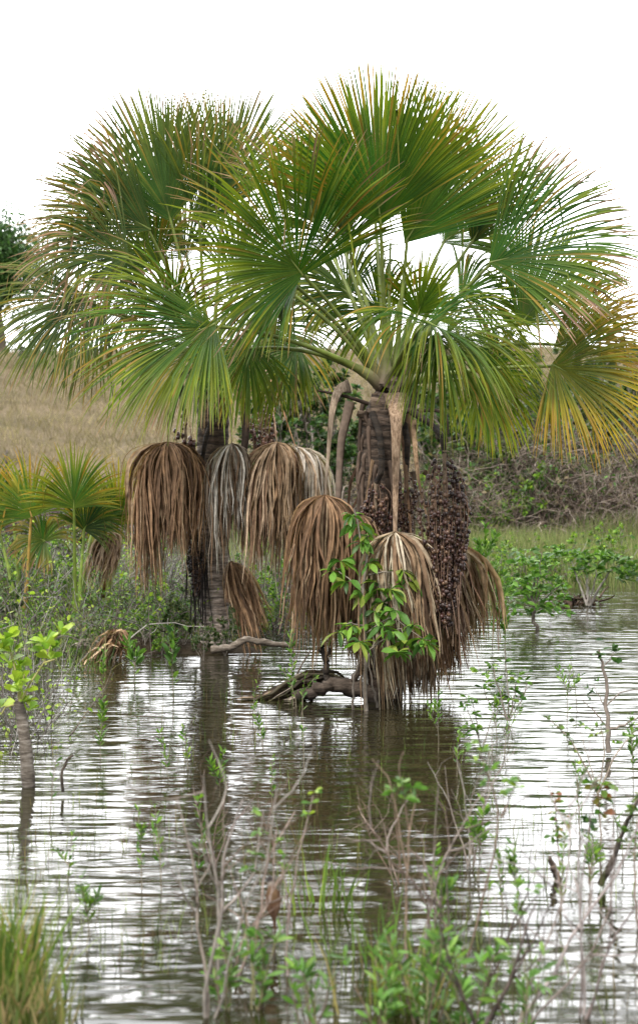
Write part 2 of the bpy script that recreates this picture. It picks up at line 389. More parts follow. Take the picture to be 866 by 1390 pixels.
# fruit bunch: drooping stalk, hanging strands, round fruits
ICO=None
def ico():
    global ICO
    if ICO is None:
        a=[]; 
        for i in range(1,4):
            for j in range(6): a.append((math.sin(math.pi*i/4)*math.cos(math.pi/3*j),math.sin(math.pi*i/4)*math.sin(math.pi/3*j),math.cos(math.pi*i/4)))
        a+= [(0,0,1),(0,0,-1)]
        q=[]; t=[]
        for i in range(2):
            for j in range(6): q.append((i*6+j,(i+1)*6+j,(i+1)*6+(j+1)%6,i*6+(j+1)%6))
        for j in range(6): t.append((18,j,(j+1)%6)); t.append((19,12+(j+1)%6,12+j))
        ICO=(np.array(a),np.array(q),np.array(t))
    return ICO
FRUITC=np.array([(.075,.035,.028),(.10,.05,.036),(.05,.028,.024),(.15,.085,.05),(.035,.02,.018),(.06,.025,.022)])
SINGLE={}
def fruit_bunch(root, stalk, hx, hy, d, rx, L, n, fr=.021, nstr=26, taper=.5, dark=1., key='a', limit=100):
    H=W(hx,hy,d); rxm=rx*d*DK/F; Lm=L*d*DK/F
    b=MB()
    ph=U(0,6.28,nstr); u=np.sqrt(U(.05,1,nstr)); t=np.linspace(0,1,8)[None]
    s0=U(0,.45,nstr)[:,None]
    prof=np.sin(np.clip(s0+(1-s0)*t,0.02,1)**.6*math.pi*.85+.15)
    rad=rxm*u[:,None]*prof
    P=np.stack([H[0]+rad*np.cos(ph)[:,None]+rng.normal(0,.006,(nstr,8)),H[1]+rad*np.sin(ph)[:,None],H[2]-Lm*(s0+(1-s0)*t*U(.75,1,nstr)[:,None])],-1)
    b.tubes(P,.004,4,(.20,.13,.09))
    # central axis
    b.tubes(np.stack([H+G*Lm*q for q in np.linspace(-.02,.8,9)]),np.linspace(.022,.006,9),7,(.22,.17,.12))
    bun=b.build('fruit_bunch',M['twig'],root)
    b=MB(); st=np.array([W(*q) if len(q)==3 else q for q in stalk]+[H]); s=np.linspace(0,1,len(st)); tt=np.linspace(0,1,18)
    path=np.stack([np.interp(tt,s,st[:,i]) for i in range(3)],-1)
    for _ in range(3): path[1:-1]=(path[:-2]+2*path[1:-1]+path[2:])/4
    rr=np.linspace(.034,.022,18)*(1+.14*(np.arange(18)%2))
    b.tubes(path,rr,10,(.19,.155,.12)); b.build('stalk',M['trunk'],bun)
    i=rng.integers(0,nstr,n); tj=U(.02,1,n)
    idx=tj*7; i0=np.minimum(idx.astype(int),6); f=(idx-i0)[:,None]
    pos=P[i,i0]*(1-f)+P[i,i0+1]*f
    a=U(0,6.28,n); pos=pos+np.stack([np.cos(a),np.sin(a),U(-.4,.4,n)],-1)*(fr*1.05)
    rs=fr*U(.62,1.15,n); cc=FRUITC[rng.integers(0,6,n)]*dark*U(.8,1.3,n)[:,None]
    order=np.argsort(pos[:,1]); V,Q,T=ico()
    left=max(0,limit-SINGLE.get(key,0)); k=0
    b=MB()
    for c_,j in enumerate(order):
        vv=pos[j]+V*rs[j]*np.array([1,1,1.12])
        if c_<min(left,limit//3):
            o=MB(); o.add(vv,Q,T,cc[j]); o.build('fruit',M['fruit'],bun); k+=1
        else: b.add(vv,Q,T,cc[j])
    SINGLE[key]=SINGLE.get(key,0)+k
    o=b.build('fruits',M['fruit'],bun); o['kind']='stuff'
    return bun

# generic twigs and leaves ------------------------------------------------
def grow(S, D, L, k=7, wob=.16, up=.15):
    n=len(S); P=[S]; d=nz(D)
    for j in range(k-1):
        d=nz(d+rng.normal(0,wob,(n,3))+np.array([0,0,up])/(k-1))
        P.append(P[-1]+d*(np.asarray(L)/(k-1))[:,None])
    return np.stack(P,1)
def along(P, n, lo=.2, hi=1.):
    i=rng.integers(0,len(P),n); t=U(lo,hi,n)*(P.shape[1]-1); a=np.minimum(t.astype(int),P.shape[1]-2); f=(t-a)[:,None]
    return P[i,a]*(1-f)+P[i,a+1]*f, nz(P[i,a+1]-P[i,a])
def perp(D):
    r=rng.normal(0,1,D.shape); return nz(r-np.sum(r*D,-1,keepdims=True)*D)
def leaves(b, pos, D, L, wr=.22, k=5, curl=.3, col=None, obov=0., up=.6, fold=.25):
    n=len(pos); t=np.linspace(0,1,k)[None,:,None]
    L=np.broadcast_to(L,(n,)); D=nz(D)
    P=pos[:,None]+L[:,None,None]*(D[:,None]*t+G*curl*t*t*U(.3,1.5,n)[:,None,None])
    T=nz(np.gradient(P,axis=1)); upv=nz(np.array([0,0,up])+rng.normal(0,.45,(n,3)))[:,None]
    lat=nz(np.cross(T,upv+0*T)); nr=np.cross(lat,T)
    tt=t[...,0]; prof=np.sin(math.pi*np.clip(tt,0,1)**(1+obov))*.95+.05*(1-tt)
    prof[:,-1]=.02
    hw=L[:,None]*wr*prof*np.ones((n,1))
    b.ribbons(P,lat,nr,hw,fold,col)
def pigment(n, cols, var=.25):
    return np.array(cols)[rng.integers(0,len(cols),n)]*U(1-var,1+var,n)[:,None]
LG=((.09,.19,.03),(.06,.14,.025),(.15,.26,.045))         # fresh green
DG=((.03,.075,.02),(.045,.10,.028),(.065,.13,.035))      # dark green
YG=((.26,.38,.04),(.18,.31,.035),(.34,.44,.06))          # young yellow-green
OG=((.10,.13,.05),(.14,.16,.055),(.07,.10,.04))          # dull olive
TW=((.22,.185,.16),(.16,.13,.11),(.30,.27,.24))
def shrub_mesh(h, spread=.5, n0=4, n1=14, n2=30, nwh=60, per=6, leafL=.08, wr=.2, cols=LG, tcols=TW, r0=.012, obov=.5, wob=.16, up=.4, lo=.45, kk=5, lean=(0,0), curl=.25, open_=.9, single=0):
    """stems and leaves of one shrub, rooted at the origin"""
    S=np.stack([rng.normal(0,.04*spread,n0),rng.normal(0,.04*spread,n0),np.full(n0,-.05)],-1)
    a=U(0,6.28,n0); m=U(.1,1,n0)*spread
    D=np.stack([np.cos(a)*m+lean[0],np.sin(a)*m+lean[1],np.ones(n0)],-1)
    A=grow(S,D,h*U(.75,1.05,n0),8,wob*.7,up); t=MB()
    t.tubes(A,np.linspace(r0,r0*.35,8)[None]*U(.7,1.2,n0)[:,None],5,pigment(n0,tcols))
    allP=[A]; B=C2=None
    if n1:
        p,dd=along(A,n1,.25,.95); B=grow(p,nz(dd*.7+perp(dd)*.8),h*U(.2,.45,n1),7,wob,up)
        t.tubes(B,np.linspace(r0*.5,r0*.18,7)[None],4,pigment(n1,tcols)); allP.append(B)
    if n2:
        p,dd=along(B,n2,.3,1); C2=grow(p,nz(dd*.7+perp(dd)*.8),h*U(.08,.22,n2),5,wob,up)
        t.tubes(C2,np.linspace(r0*.25,r0*.1,5)[None],3,pigment(n2,tcols)); allP.append(C2)
    l=None
    if nwh:
        tips=[(q[:,-1],nz(q[:,-1]-q[:,-2])) for q in allP]
        pp=np.concatenate([x[0] for x in tips]); dd=np.concatenate([x[1] for x in tips])
        if len(pp)<nwh:
            e,f=along(allP[-1],nwh-len(pp),lo,1); pp=np.concatenate([pp,e]); dd=np.concatenate([dd,f])
        else:
            s=rng.permutation(len(pp))[:nwh]; pp=pp[s]; dd=dd[s]
        pp=np.repeat(pp,per,0); dd=np.repeat(dd,per,0); n=len(pp)
        LL=leafL*U(.6,1.15,n)
        l=MB(); tone=np.repeat(U(.75,1.25,n//per),per)[:,None]
        leaves(l,pp-dd*(U(0,.5,n)*leafL)[:,None],dd*U(.3,1.1,n)[:,None]+perp(dd)*open_,LL,wr,kk,curl,pigment(n,cols)*tone,obov)
    return t,l
def plant(name, loc, label, cat, group=None, foliage='foliage', **kw):
    loc=np.array(loc,float); r=empty(name,loc,label,cat,group)
    t,l=shrub_mesh(**kw)
    t.v=[v+loc for v in t.v]; t.build('stem',M['twig'],r)
    if l is not None: l.v=[v+loc for v in l.v]; l.build(foliage,M['leaf'],r)
    return r
def wat(px,py): p=W(px,py,dw(py)); p[2]=0; return p
def onground(px,d):
    x=(px-433)/F*d; return np.array([x,d,float(max(0,HT(np.array(x),np.array(d))))])

# ------------------------------------------------------------------ the two big palms
def trunk(root, pts, rad, tint):
    pts=np.array(pts,float); s=np.linspace(0,1,len(pts)); k=90; tt=np.linspace(0,1,k)
    path=np.stack([np.interp(tt,s,pts[:,i]) for i in range(3)],-1)
    r=np.interp(tt,s,rad); r=r*(1+.025*np.sin(tt*k*1.25)+rng.normal(0,.008,k))
    c=np.stack([np.interp(tt,s,[q[i] for q in tint]) for i in range(3)],-1)
    b=MB(); b.tubes(path,r,22,c[None]); return b.build('trunk',M['trunk'],root)
def boots(root, crown, n, rb, up=(.1,.5), ln=.42):
    for i in range(n):
        a=i*2.4+U(-.3,.3); z=U(-.45,.05)
        o=np.array([math.cos(a),math.sin(a),0]); s=crown+o*rb*.7+np.array([0,0,z])
        e=s+o*U(.10,.24)+np.array([0,0,U(*up)])*ln*1.6
        p=bez(s-np.array([0,0,.12]),s+o*.12+np.array([0,0,.05]),e,8)
        b=MB(); b.tubes(p,np.linspace(.085,.03,8),8,(np.array([1.,.9,.8])*U(.6,1.5))[None]*np.ones((8,3))[None],flat=.4)
        b.build('leaf_base',M['trunk'],root)

# right palm
DR=19.3
c2=W(527,520,DR); base2=np.array([W(522,0,DR)[0],DR,0])
P2=empty('palm_tree',base2,'taller green palm at centre right with a leafy sapling at its foot','palm tree','fan palms standing in the pond')
trunk(P2,[base2-np.array([0,0,.5]),W(520,760,DR),W(513,640,DR),W(516,575,DR),W(526,535,DR)],[.19,.17,.18,.20,.13],[(.7,.6,.55)]*2+[(.55,.47,.42)]*3)
boots(P2,c2,9,.16)
PL=lambda *a,**k: palm_leaf(P2,c2,*a,**k)
# big upright fans at the top
PL(517,305,19.0,97,212,neat=.42,dep=-.1,facing=(.05,-1,.15),sp=62,n=104,fold=.6,droop=.16,y=.3,tip=ORNG,tipf=.8,broken=.04,recurve=.03,join=.58)
PL(549,330,19.4,57,226,neat=.5,dep=.0,facing=(.25,-1,.25),sp=42,n=76,fold=.45,droop=.2,y=.55,tip=ORNG,tipf=.6,broken=.03,recurve=.05,join=.55)
PL(508,300,20.1,80,195,neat=.42,dep=.25,facing=(0,-1,.2),sp=58,n=80,fold=.3,droop=.25,y=.2,tip=BRN,tipf=.3,base=(.018,.055,.01))
# right
PL(663,357,19.1,14,205,neat=.42,dep=-.1,facing=(-.05,-1,.5),sp=64,n=92,fold=.5,droop=.45,y=.22,tip=PINK,tipf=.8,broken=.05,recurve=.05,join=.58)
PL(640,330,19.9,62,150,dep=.1,facing=(0,-1,.2),sp=40,n=50,fold=.5,droop=.2,y=.2,tip=PINK,tipf=.9,base=(.018,.055,.01))
PL(704,442,20.2,50,165,neat=.42,dep=.2,facing=(0,-1,.3),sp=52,n=64,fold=.2,droop=.4,y=.6,tip=BRN,tipf=.4,broken=.08,join=.58)
PL(748,495,19.2,-26,168,dep=-.2,facing=(0,-1,.5),sp=78,n=108,fold=.4,droop=.5,y=.68,yel=(.42,.29,.022),base=(.06,.12,.012),tip=ORNG,tipf=.9,broken=.05,rise=.1,recurve=.1)
PL(752,470,20.0,28,150,dep=.1,facing=(0,-1,.3),sp=45,n=54,fold=.3,droop=.5,y=.8,yel=ORNG,tip=BRN,tipf=.7)
# towards the viewer, drooping right
PL(578,437,18.2,-28,200,dep=-.75,facing=(.2,-.5,1),sp=112,n=124,fold=.45,droop=1.0,y=.5,tip=BRN,tipf=.45,broken=.06,recurve=.25,pr=.036,join=.4)
PL(592,452,18.3,-72,165,dep=-.5,facing=(.2,-.7,.8),sp=62,n=74,fold=.4,droop=1.2,y=.5,tip=BRN,tipf=.4,recurve=.2)
PL(566,428,19.6,70,95,dep=-.2,facing=(0,-1,.3),sp=75,n=44,fold=.7,droop=.35,y=.9,tip=BRN,tipf=.6,broken=.15)
PL(606,452,20.2,-25,140,dep=.3,facing=(.1,-.6,1),sp=85,n=80,fold=.3,droop=1.1,y=.6,tip=BRN,tipf=.4)
PL(650,515,20.1,-40,115,dep=.2,facing=(0,-1,.6),sp=110,n=84,fold=.3,droop=1.2,y=.7,tip=YELG,tipf=.2,rise=.05)
# left large spread leaf
PL(411,374,18.7,127,214,dep=-.25,facing=(.15,-1,.25),sp=96,n=128,fold=.55,droop=.36,y=.45,tip=PINK,tipf=.7,broken=.09,recurve=.05)
PL(404,385,19.0,200,165,dep=-.1,facing=(.1,-.8,1),sp=70,n=80,fold=.4,droop=1.0,y=.4,tip=BRN,tipf=.3)
PL(392,392,19.5,205,120,dep=-.1,facing=(0,-.6,1),sp=85,n=70,fold=.3,droop=1.5,y=.1,tip=GREEN,tipf=.1,base=(.018,.06,.015))
PL(425,300,20.2,98,160,dep=.15,facing=(0,-1,.2),sp=52,n=66,fold=.4,droop=.3,y=.4,tip=PINK,tipf=1.0,base=(.05,.09,.03))
PL(292,440,18.4,204,215,dep=-.3,facing=(0,-1,.7),sp=72,n=112,fold=.4,droop=.6,y=.45,tip=BRN,tipf=.55,broken=.1,recurve=.1,rise=.25)
PL(405,470,20.3,215,120,dep=.3,facing=(0,-1,.8),sp=100,n=70,fold=.2,droop=1.4,y=.6,tip=BRN,tipf=.6,rise=.1)
PL(470,330,20.6,105,150,dep=.4,facing=(0,-1,.3),sp=70,n=60,fold=.3,droop=.6,y=.4,tip=BRN,base=(.018,.055,.01))
PL(600,330,20.6,40,150,dep=.5,facing=(0,-1,.3),sp=60,n=44,fold=.3,droop=.9,y=.5,tip=BRN,broken=.3)
PL(520,430,20.7,130,120,dep=.3,facing=(0,-1,.5),sp=100,n=60,fold=.3,droop=1.0,y=.5,tip=BRN)
PL(340,470,20.0,250,110,dep=0,facing=(0,-1,.6),sp=90,n=70,fold=.3,droop=1.2,y=.5,tip=BRN)
PL(475,400,20.2,140,120,dep=.2,facing=(0,-1,.5),sp=85,n=60,fold=.4,droop=.8,y=.4,tip=BRN,base=(.018,.06,.01))
PL(450,300,20.0,70,135,dep=.1,facing=(0,-1,.3),sp=60,n=60,fold=.4,droop=.5,y=.4,tip=PINK,tipf=.7)
PL(625,400,20.4,10,120,dep=.3,facing=(0,-1,.6),sp=80,n=60,fold=.3,droop=1.1,y=.45,tip=BRN)
# young folded spears
for (x,y,d) in ((530,330,19.5),(560,360,19.6)):
    b=MB(); b.tubes(bez(c2,c2+np.array([0,0,.6]),W(x,y,d),10),np.linspace(.03,.012,10),7,(.16,.21,.04)); b.build('spear',M['petiole'],P2)
# dead leaves hanging on the right palm
DL=lambda *a,**k: dead_leaf(P2,*a,**k)
cT=lambda px,py,d:W(px,py,d)
DL(cT(474,524,19.0),441,672,18.8,48,195,pw=.075,pcol=(.27,.245,.22),pk=[(458,528,18.9),(450,560,18.8),(446,610,18.8)],cols=BROWN,n=210,lean=(-.06,0),label='brown dead leaf low on the left with a pale flat stalk')
DL(cT(536,535,19.05),536,722,18.55,57,192,pw=.13,pcol=(.30,.245,.20),pk=[(538,556,18.9),(538,580,18.8),(537,640,18.7)],cols=((.46,.36,.25),(.31,.21,.13),(.5,.43,.33),(.2,.13,.08)),n=230,lean=(.12,0),label='grey-brown dead leaf in front on a wide pale ribbon of stalk')
DL(cT(548,575,19.1),560,745,19.0,50,170,pw=.05,pcol=(.25,.18,.13),pk=[(550,640,19.0)],cols=BROWN,n=150,lean=(.2,0))
DL(cT(560,570,19.2),588,735,19.1,66,160,pw=.04,pcol=(.34,.27,.2),pk=[(567,650,19.0),(548,730,19)][:1],cols=((.36,.25,.15),(.27,.17,.10),(.42,.33,.22),(.2,.12,.08)),n=240,lean=(.12,0),label='tan dead leaf hanging behind the big fruit bunch')
DL(cT(510,600,19.5),470,735,19.5,45,150,pw=.04,pcol=(.16,.11,.08),pk=[(475,650,19.5)],cols=BROWN,n=130)
DL(cT(530,640,19.4),546,800,19.0,38,135,pw=.03,cols=GREY3+BROWN,n=170,lean=(0,0),tap=.3)
DL(cT(560,640,19.6),585,800,19.5,48,125,pw=.03,cols=BROWN,n=150,tap=.3)
DL(cT(560,700,19.4),566,835,19.0,26,110,pw=.03,cols=((.34,.27,.2),(.25,.18,.12)),n=150,tap=.3)
DL(cT(515,640,19.3),505,790,19.2,36,135,pw=.03,cols=GREY3+BROWN,n=130,tap=.3)
DL(cT(505,640,19.6),452,735,19.6,36,150,pw=.03,pcol=(.16,.11,.08),cols=BROWN,n=110)
DL(cT(575,640,19.5),622,760,19.4,34,130,pw=.03,pcol=(.2,.15,.1),pk=[(600,660,19.5)],cols=((.46,.34,.21),(.34,.23,.14),(.5,.4,.28)),n=130)
DL(cT(510,600,19.2),492,700,18.9,30,150,pw=.03,pcol=(.2,.15,.1),cols=BROWN,n=90)
# brown bare stalks round the head
for pts,r0,cc in (([(500,548,19.1),(470,538,19),(432,530,18.9)],.022,(.05,.035,.028)),([(550,560,19.2),(590,556,19.1),(606,562,19.0),(608,590,18.9)],.022,(.06,.042,.033)),
               ([(475,545,19.3),(462,600,19.3),(458,700,19.3)],.055,(.20,.15,.12)),([(555,560,19.2),(553,620,19.2),(548,700,19.1)],.035,(.27,.18,.12))):
    q=np.array([W(*p) for p in pts]); s=np.linspace(0,1,len(q)); tt=np.linspace(0,1,14); p=np.stack([np.interp(tt,s,q[:,i]) for i in range(3)],-1)
    for _ in range(2): p[1:-1]=(p[:-2]+2*p[1:-1]+p[2:])/4
    b=MB(); b.tubes(p,np.linspace(r0,r0*.5,14),7,cc,flat=.6); b.build('old_stalk',M['dead'],P2)
# dark root-like lumps on the upper trunk
b=MB()
for i in range(26):
    a=U(3.2,6.2); s=np.array([W(514,0,DR)[0]+.17*math.cos(a),DR+.17*math.sin(a),U(1.9,3.0)])
    e=s+np.array([.02*math.cos(a)+U(-.06,.06),.02*math.sin(a)-.01,-U(.15,.5)])
    b.tubes(bez(s,s+np.array([.05*math.cos(a),.05*math.sin(a),-.02]),e,7),np.linspace(.03,.012,7),6,(np.array([.12,.085,.065])*U(.5,1.3)))
b.build('trunk_fibres',M['dead'],P2)
FB=lambda *a,**k: fruit_bunch(P2,*a,key='r',**k)
FB([(505,560,19.1),(516,590,18.95),(519,640,18.9)],510,655,18.95,24,95,330,fr=.019,nstr=26,dark=1.0,limit=60)
FB([(548,575,19.1),(553,600,19.0)],551,640,19.05,15,90,160,fr=.018,nstr=16,dark=.7,limit=75)
FB([(560,560,19.1),(585,575,18.8),(600,592,18.5)],603,616,18.45,34,236,1400,fr=.021,nstr=60,dark=.8,limit=100)
b=MB(); SS=[]
for i in range(46): # bare hanging strands below the big bunch
    x=U(588,628); s=W(x,U(700,790),18.45+U(-.1,.2)); L=U(.5,.95); SS.append(grow(s[None],np.array([[U(-.12,.12),U(-.1,.1),-1]]),np.array([L]),8,.05,-.4))
b.tubes(np.concatenate(SS),.0055,4,pigment(46,((.17,.11,.08),(.25,.18,.13)))); b.build('bare_strands',M['twig'],P2)

# left palm
DK=1.063
DLp=22.3
c1=W(286,500,DLp); base1=np.array([W(292,0,DLp)[0],DLp*DK,0.05])
P1=empty('palm_tree',base1,'palm on the left with a straight ringed trunk standing on a small green islet','palm tree','fan palms standing in the pond')
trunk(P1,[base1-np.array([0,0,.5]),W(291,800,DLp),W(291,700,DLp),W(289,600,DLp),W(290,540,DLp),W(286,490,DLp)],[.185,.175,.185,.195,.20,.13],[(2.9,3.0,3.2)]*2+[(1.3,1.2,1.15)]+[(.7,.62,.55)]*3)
boots(P1,c1,8,.16)
PL=lambda *a,**k: palm_leaf(P1,c1,*a,**k)
GB=(.028,.075,.016); YB=(.20,.21,.035)
PL(232,300,22.4,104,182,neat=.42,dep=0,sp=56,n=86,fold=.45,droop=.2,y=.25,tip=PINK,tipf=.7,base=GB,yel=YB,join=.58)
PL(302,285,22.7,84,168,neat=.42,dep=.1,sp=54,n=76,fold=.45,droop=.2,y=.2,tip=BRN,tipf=.6,base=GB,yel=YB,join=.58)
PL(268,300,21.9,62,150,dep=-.15,sp=50,n=60,fold=.5,droop=.3,y=.4,tip=PINK,tipf=.9,base=GB,yel=YB)
PL(205,312,22.0,150,175,dep=-.1,sp=46,n=70,fold=.4,droop=.28,y=.3,tip=PINK,tipf=1.0,base=GB,yel=YB,recurve=.1)
PL(175,350,21.6,168,160,dep=-.25,facing=(0,-1,.7),sp=72,n=96,fold=.45,droop=.9,y=.5,tip=PINK,tipf=1.2,broken=.25,base=GB,yel=YB)
PL(112,405,21.9,212,155,dep=-.1,facing=(0,-1,.7),sp=78,n=100,fold=.4,droop=.8,y=.4,tip=BRN,tipf=.6,base=GB,yel=YB)
PL(140,420,22.9,222,140,dep=.2,facing=(0,-1,.6),sp=80,n=70,fold=.3,droop=.9,y=.3,tip=BRN,tipf=.6,base=GB,yel=YB)
PL(240,430,21.3,112,115,dep=-.35,facing=(0,-1,.2),sp=82,n=80,fold=.6,droop=.6,y=.75,tip=PINK,tipf=1.1,broken=.25,base=GB)
PL(285,470,21.3,212,150,dep=-.4,facing=(0,-.8,.8),sp=110,n=100,fold=.4,droop=1.2,y=.4,tip=BRN,tipf=.5,base=GB,yel=YB)
PL(195,300,23.3,122,150,dep=.3,sp=60,n=70,fold=.4,droop=.3,y=.3,tip=PINK,tipf=.9,base=(.018,.055,.012),yel=YB)
PL(150,330,23.2,165,130,dep=.2,facing=(0,-1,.5),sp=75,n=80,fold=.4,droop=.8,y=.4,tip=BRN,tipf=1.0,broken=.3,base=(.02,.06,.014),yel=YB)
PL(215,360,22.8,140,130,dep=.1,facing=(0,-1,.4),sp=80,n=80,fold=.5,droop=.7,y=.6,tip=PINK,tipf=1.2,broken=.3,base=GB)
PL(355,440,22.4,-40,135,dep=-.1,facing=(0,-1,.7),sp=105,n=90,fold=.3,droop=1.1,y=.6,tip=BRN,tipf=.7,base=GB,yel=YB)
PL(320,385,23.2,60,150,dep=.3,sp=75,n=66,fold=.3,droop=.55,y=.5,tip=BRN,tipf=.7,base=GB,yel=YB)
PL(255,350,23.4,125,140,dep=.4,sp=70,n=60,fold=.3,droop=.6,y=.4,tip=PINK,tipf=.8,base=GB,yel=YB)
PL(200,400,23.3,185,140,dep=.35,facing=(0,-1,.5),sp=80,n=70,fold=.3,droop=.8,y=.45,tip=BRN,tipf=.6,base=GB,yel=YB)
DL=lambda *a,**k: dead_leaf(P1,*a,**k)
DL(cT(275,510,22.1),228,600,21.6,51,172,pw=.04,pcol=(.25,.2,.16),pk=[(250,510,21.8),(229,540,21.6)],cols=BROWN,n=330,hump=.12,label='broad dome of brown dead leaf hanging left of the trunk')
DL(cT(305,505,22.0),315,602,21.5,36,150,pw=.055,pcol=(.40,.37,.34),pk=[(312,520,21.7)],cols=GREY3,n=190,hump=.1,label='silver-grey dead leaf hanging before the trunk')
DL(cT(335,505,22.1),376,600,21.5,41,160,pw=.04,pcol=(.33,.27,.22),pk=[(362,500,21.8),(370,540,21.6)],cols=((.36,.25,.16),(.28,.18,.11),(.42,.31,.22),(.2,.12,.08)),n=250,hump=.1,lean=(-.05,0))
DL(cT(345,500,22.2),402,606,21.9,46,156,pw=.035,pcol=(.38,.26,.17),pk=[(372,520,21.9)],cols=((.46,.40,.33),(.36,.26,.18),(.5,.45,.4)),n=220,hump=.1,label='pale tan dead leaf nearest the right-hand palm')
DL(cT(300,700,22.1),314,762,22.1,20,112,pw=.03,cols=BROWN,n=120,lean=(.27,0),tap=.1,label='narrow brown dead leaf low against the right of the trunk')
b=MB(); b.tubes(bez(W(318,500,22.1),W(345,560,22.1),W(326,640,22.1),12),np.linspace(.07,.035,12),8,(.075,.055,.045),flat=.6); b.build('old_stalk',M['dead'],P1)
FB=lambda *a,**k: fruit_bunch(P1,*a,key='l',**k)
FB([(275,510,22.1),(246,500,21.9),(247,545,21.8)],252,562,21.85,17,90,120,fr=.028,nstr=12,dark=1.2,limit=40)
FB([(320,500,22.2),(350,510,22)],356,535,21.95,20,115,330,fr=.021,nstr=24,dark=1.3,limit=100)
FB([(292,560,22),(278,600,21.9)],266,690,22.0,16,120,330,fr=.02,nstr=26,dark=.3,limit=100)
b=MB(); s=np.stack([W(x,735,22.05) for x in U(255,282,26)]); s[:,1]+=U(-.1,.1,26)
b.tubes(grow(s,np.tile([0,0,-1.],(26,1)),U(.7,1.15,26),9,.03,-.3),.0055,4,(.035,.03,.028)); b.build('bare_strands',M['twig'],P1)

DK=1.0
# ------------------------------------------------------------------ young palms on the left bank
def young(px,d,label,lv,dead=()):
    r=empty('young_palm',onground(px,d)*np.array([1,1,0])+np.array([0,0,.05]),label,'young palm','young fan palms on the left bank')
    base=np.array(r.location)
    for (x,y,dd,an,R,kw) in lv:
        palm_leaf(r,base+np.array([0,0,.05]),x,y,dd,an,R,pr=.03,petcol=kw.pop('pc',(.17,.24,.035)),rise=.8,**kw)
    for a in dead: dead_leaf(r,base+np.array([0,0,.4]),*a[:-1],**a[-1])
young(104,25.5,'bright green young palm with an upright fan, middle of the three on the left bank',[(101,690,25.3,92,88,dict(sp=82,n=56,fold=.5,droop=.35,y=.4,yel=(.33,.29,.03),tip=ORNG,tipf=.4,base=(.04,.12,.02))),
   (114,720,25.8,60,66,dict(sp=85,n=50,fold=.5,droop=.5,y=.15,base=(.02,.055,.015))),(128,705,26.3,20,62,dict(sp=90,n=46,fold=.3,droop=.6,y=.35))])
young(30,26,'orange-tipped young palm at the left edge of the picture',[(44,702,25.8,108,92,dict(sp=85,n=60,fold=.5,droop=.45,y=.6,yel=(.30,.24,.03),tip=ORNG,tipf=1.0,base=(.04,.12,.02),pc=(.30,.2,.05))),
   (20,700,26.4,150,80,dict(sp=80,n=50,fold=.5,droop=.9,y=.55,yel=(.25,.22,.04),tip=BRN)),(62,735,26.1,150,60,dict(sp=140,n=50,fold=.3,droop=1.0,y=.6,yel=(.3,.24,.08),tip=BRN,tipf=.9)),
   (-10,690,26.5,120,85,dict(sp=80,n=50,fold=.5,droop=.6,y=.35,yel=(.3,.26,.03)))])
young(140,26.5,'young palm with yellow leaf tips, partly behind the brown hanging skirt',[(160,712,26.3,78,92,dict(sp=75,n=50,fold=.3,droop=.3,y=.7,yel=(.42,.33,.03),tip=ORNG,tipf=.5)),
   (150,700,26.8,140,60,dict(sp=100,n=46,fold=.3,droop=.6,y=.5,yel=(.35,.3,.04)))],dead=[(152,722,25.9,24,75,dict(pw=.03,cols=((.45,.34,.25),(.38,.26,.18)),n=60,lean=(-.25,0),pcol=(.3,.2,.08)))])
# ------------------------------------------------------------------ far background
def big_tree(name, loc, h, cr, label, cols, n=9000, crown_z=.55, leafL=.3, flat=.8):
    loc=np.array(loc,float); r=empty(name,loc,label,'tree')
    t=MB(); S=np.zeros((1,3)); A=grow(S,np.array([[0.,0,1]]),np.array([h*.55]),8,.05,.3); t.tubes(A,np.linspace(h*.03,h*.018,8),9,(.16,.13,.1))
    p,dd=along(A,16,.35,1); B=grow(p,nz(dd*.6+perp(dd)),h*U(.25,.42,16),7,.15,.3); t.tubes(B,np.linspace(h*.012,h*.005,7),5,(.15,.12,.1))
    p,dd=along(B,60,.3,1); C2=grow(p,nz(dd*.6+perp(dd)),h*U(.1,.2,60),5,.2,.2); t.tubes(C2,np.linspace(h*.004,h*.0015,5),4,(.15,.12,.1))
    t.v=[v+loc for v in t.v]; t.build('trunk',M['twig'],r)
    q,_=along(np.concatenate([C2,B[:,2:]]),90,.4,1); i=rng.integers(0,90,n)
    cs=U(.5,1.1,90)*cr*.3
    off=rng.normal(0,1,(n,3)); off=nz(off)*(cs[i]*np.cbrt(U(.05,1,n)))[:,None]*np.array([1,1,flat])
    pos=q[i]+off; tone=U(.7,1.35,90)[i][:,None]
    l=MB(); leaves(l,pos,nz(off+rng.normal(0,.5,(n,3))*cr*.2+np.array([0,0,-.1])),leafL*U(.6,1.3,n),.3,3,.3,pigment(n,cols)*tone)
    l.v=[v+loc for v in l.v]; l.build('crown',M['leaf'],r); return r
big_tree('broadleaf_tree',onground(4,112),10.4,6.6,'dark rounded broadleaf tree on the hill at the left edge',((.035,.08,.02),(.045,.11,.03),(.07,.15,.04)),n=24000,leafL=.28)
# white fence post on the field
b=MB(); p=onground(9,58); b.tubes(np.array([p+np.array([0,0,-.2]),p+np.array([.01,0,.7]),p+np.array([.02,0,1.5]),p+np.array([.02,0,1.53])]),[.045,.043,.04,.01],8,(.62,.6,.57))
tag(b.build('fence_post',M['wood']),'thin whitish post on the dry slope at the left edge','post')

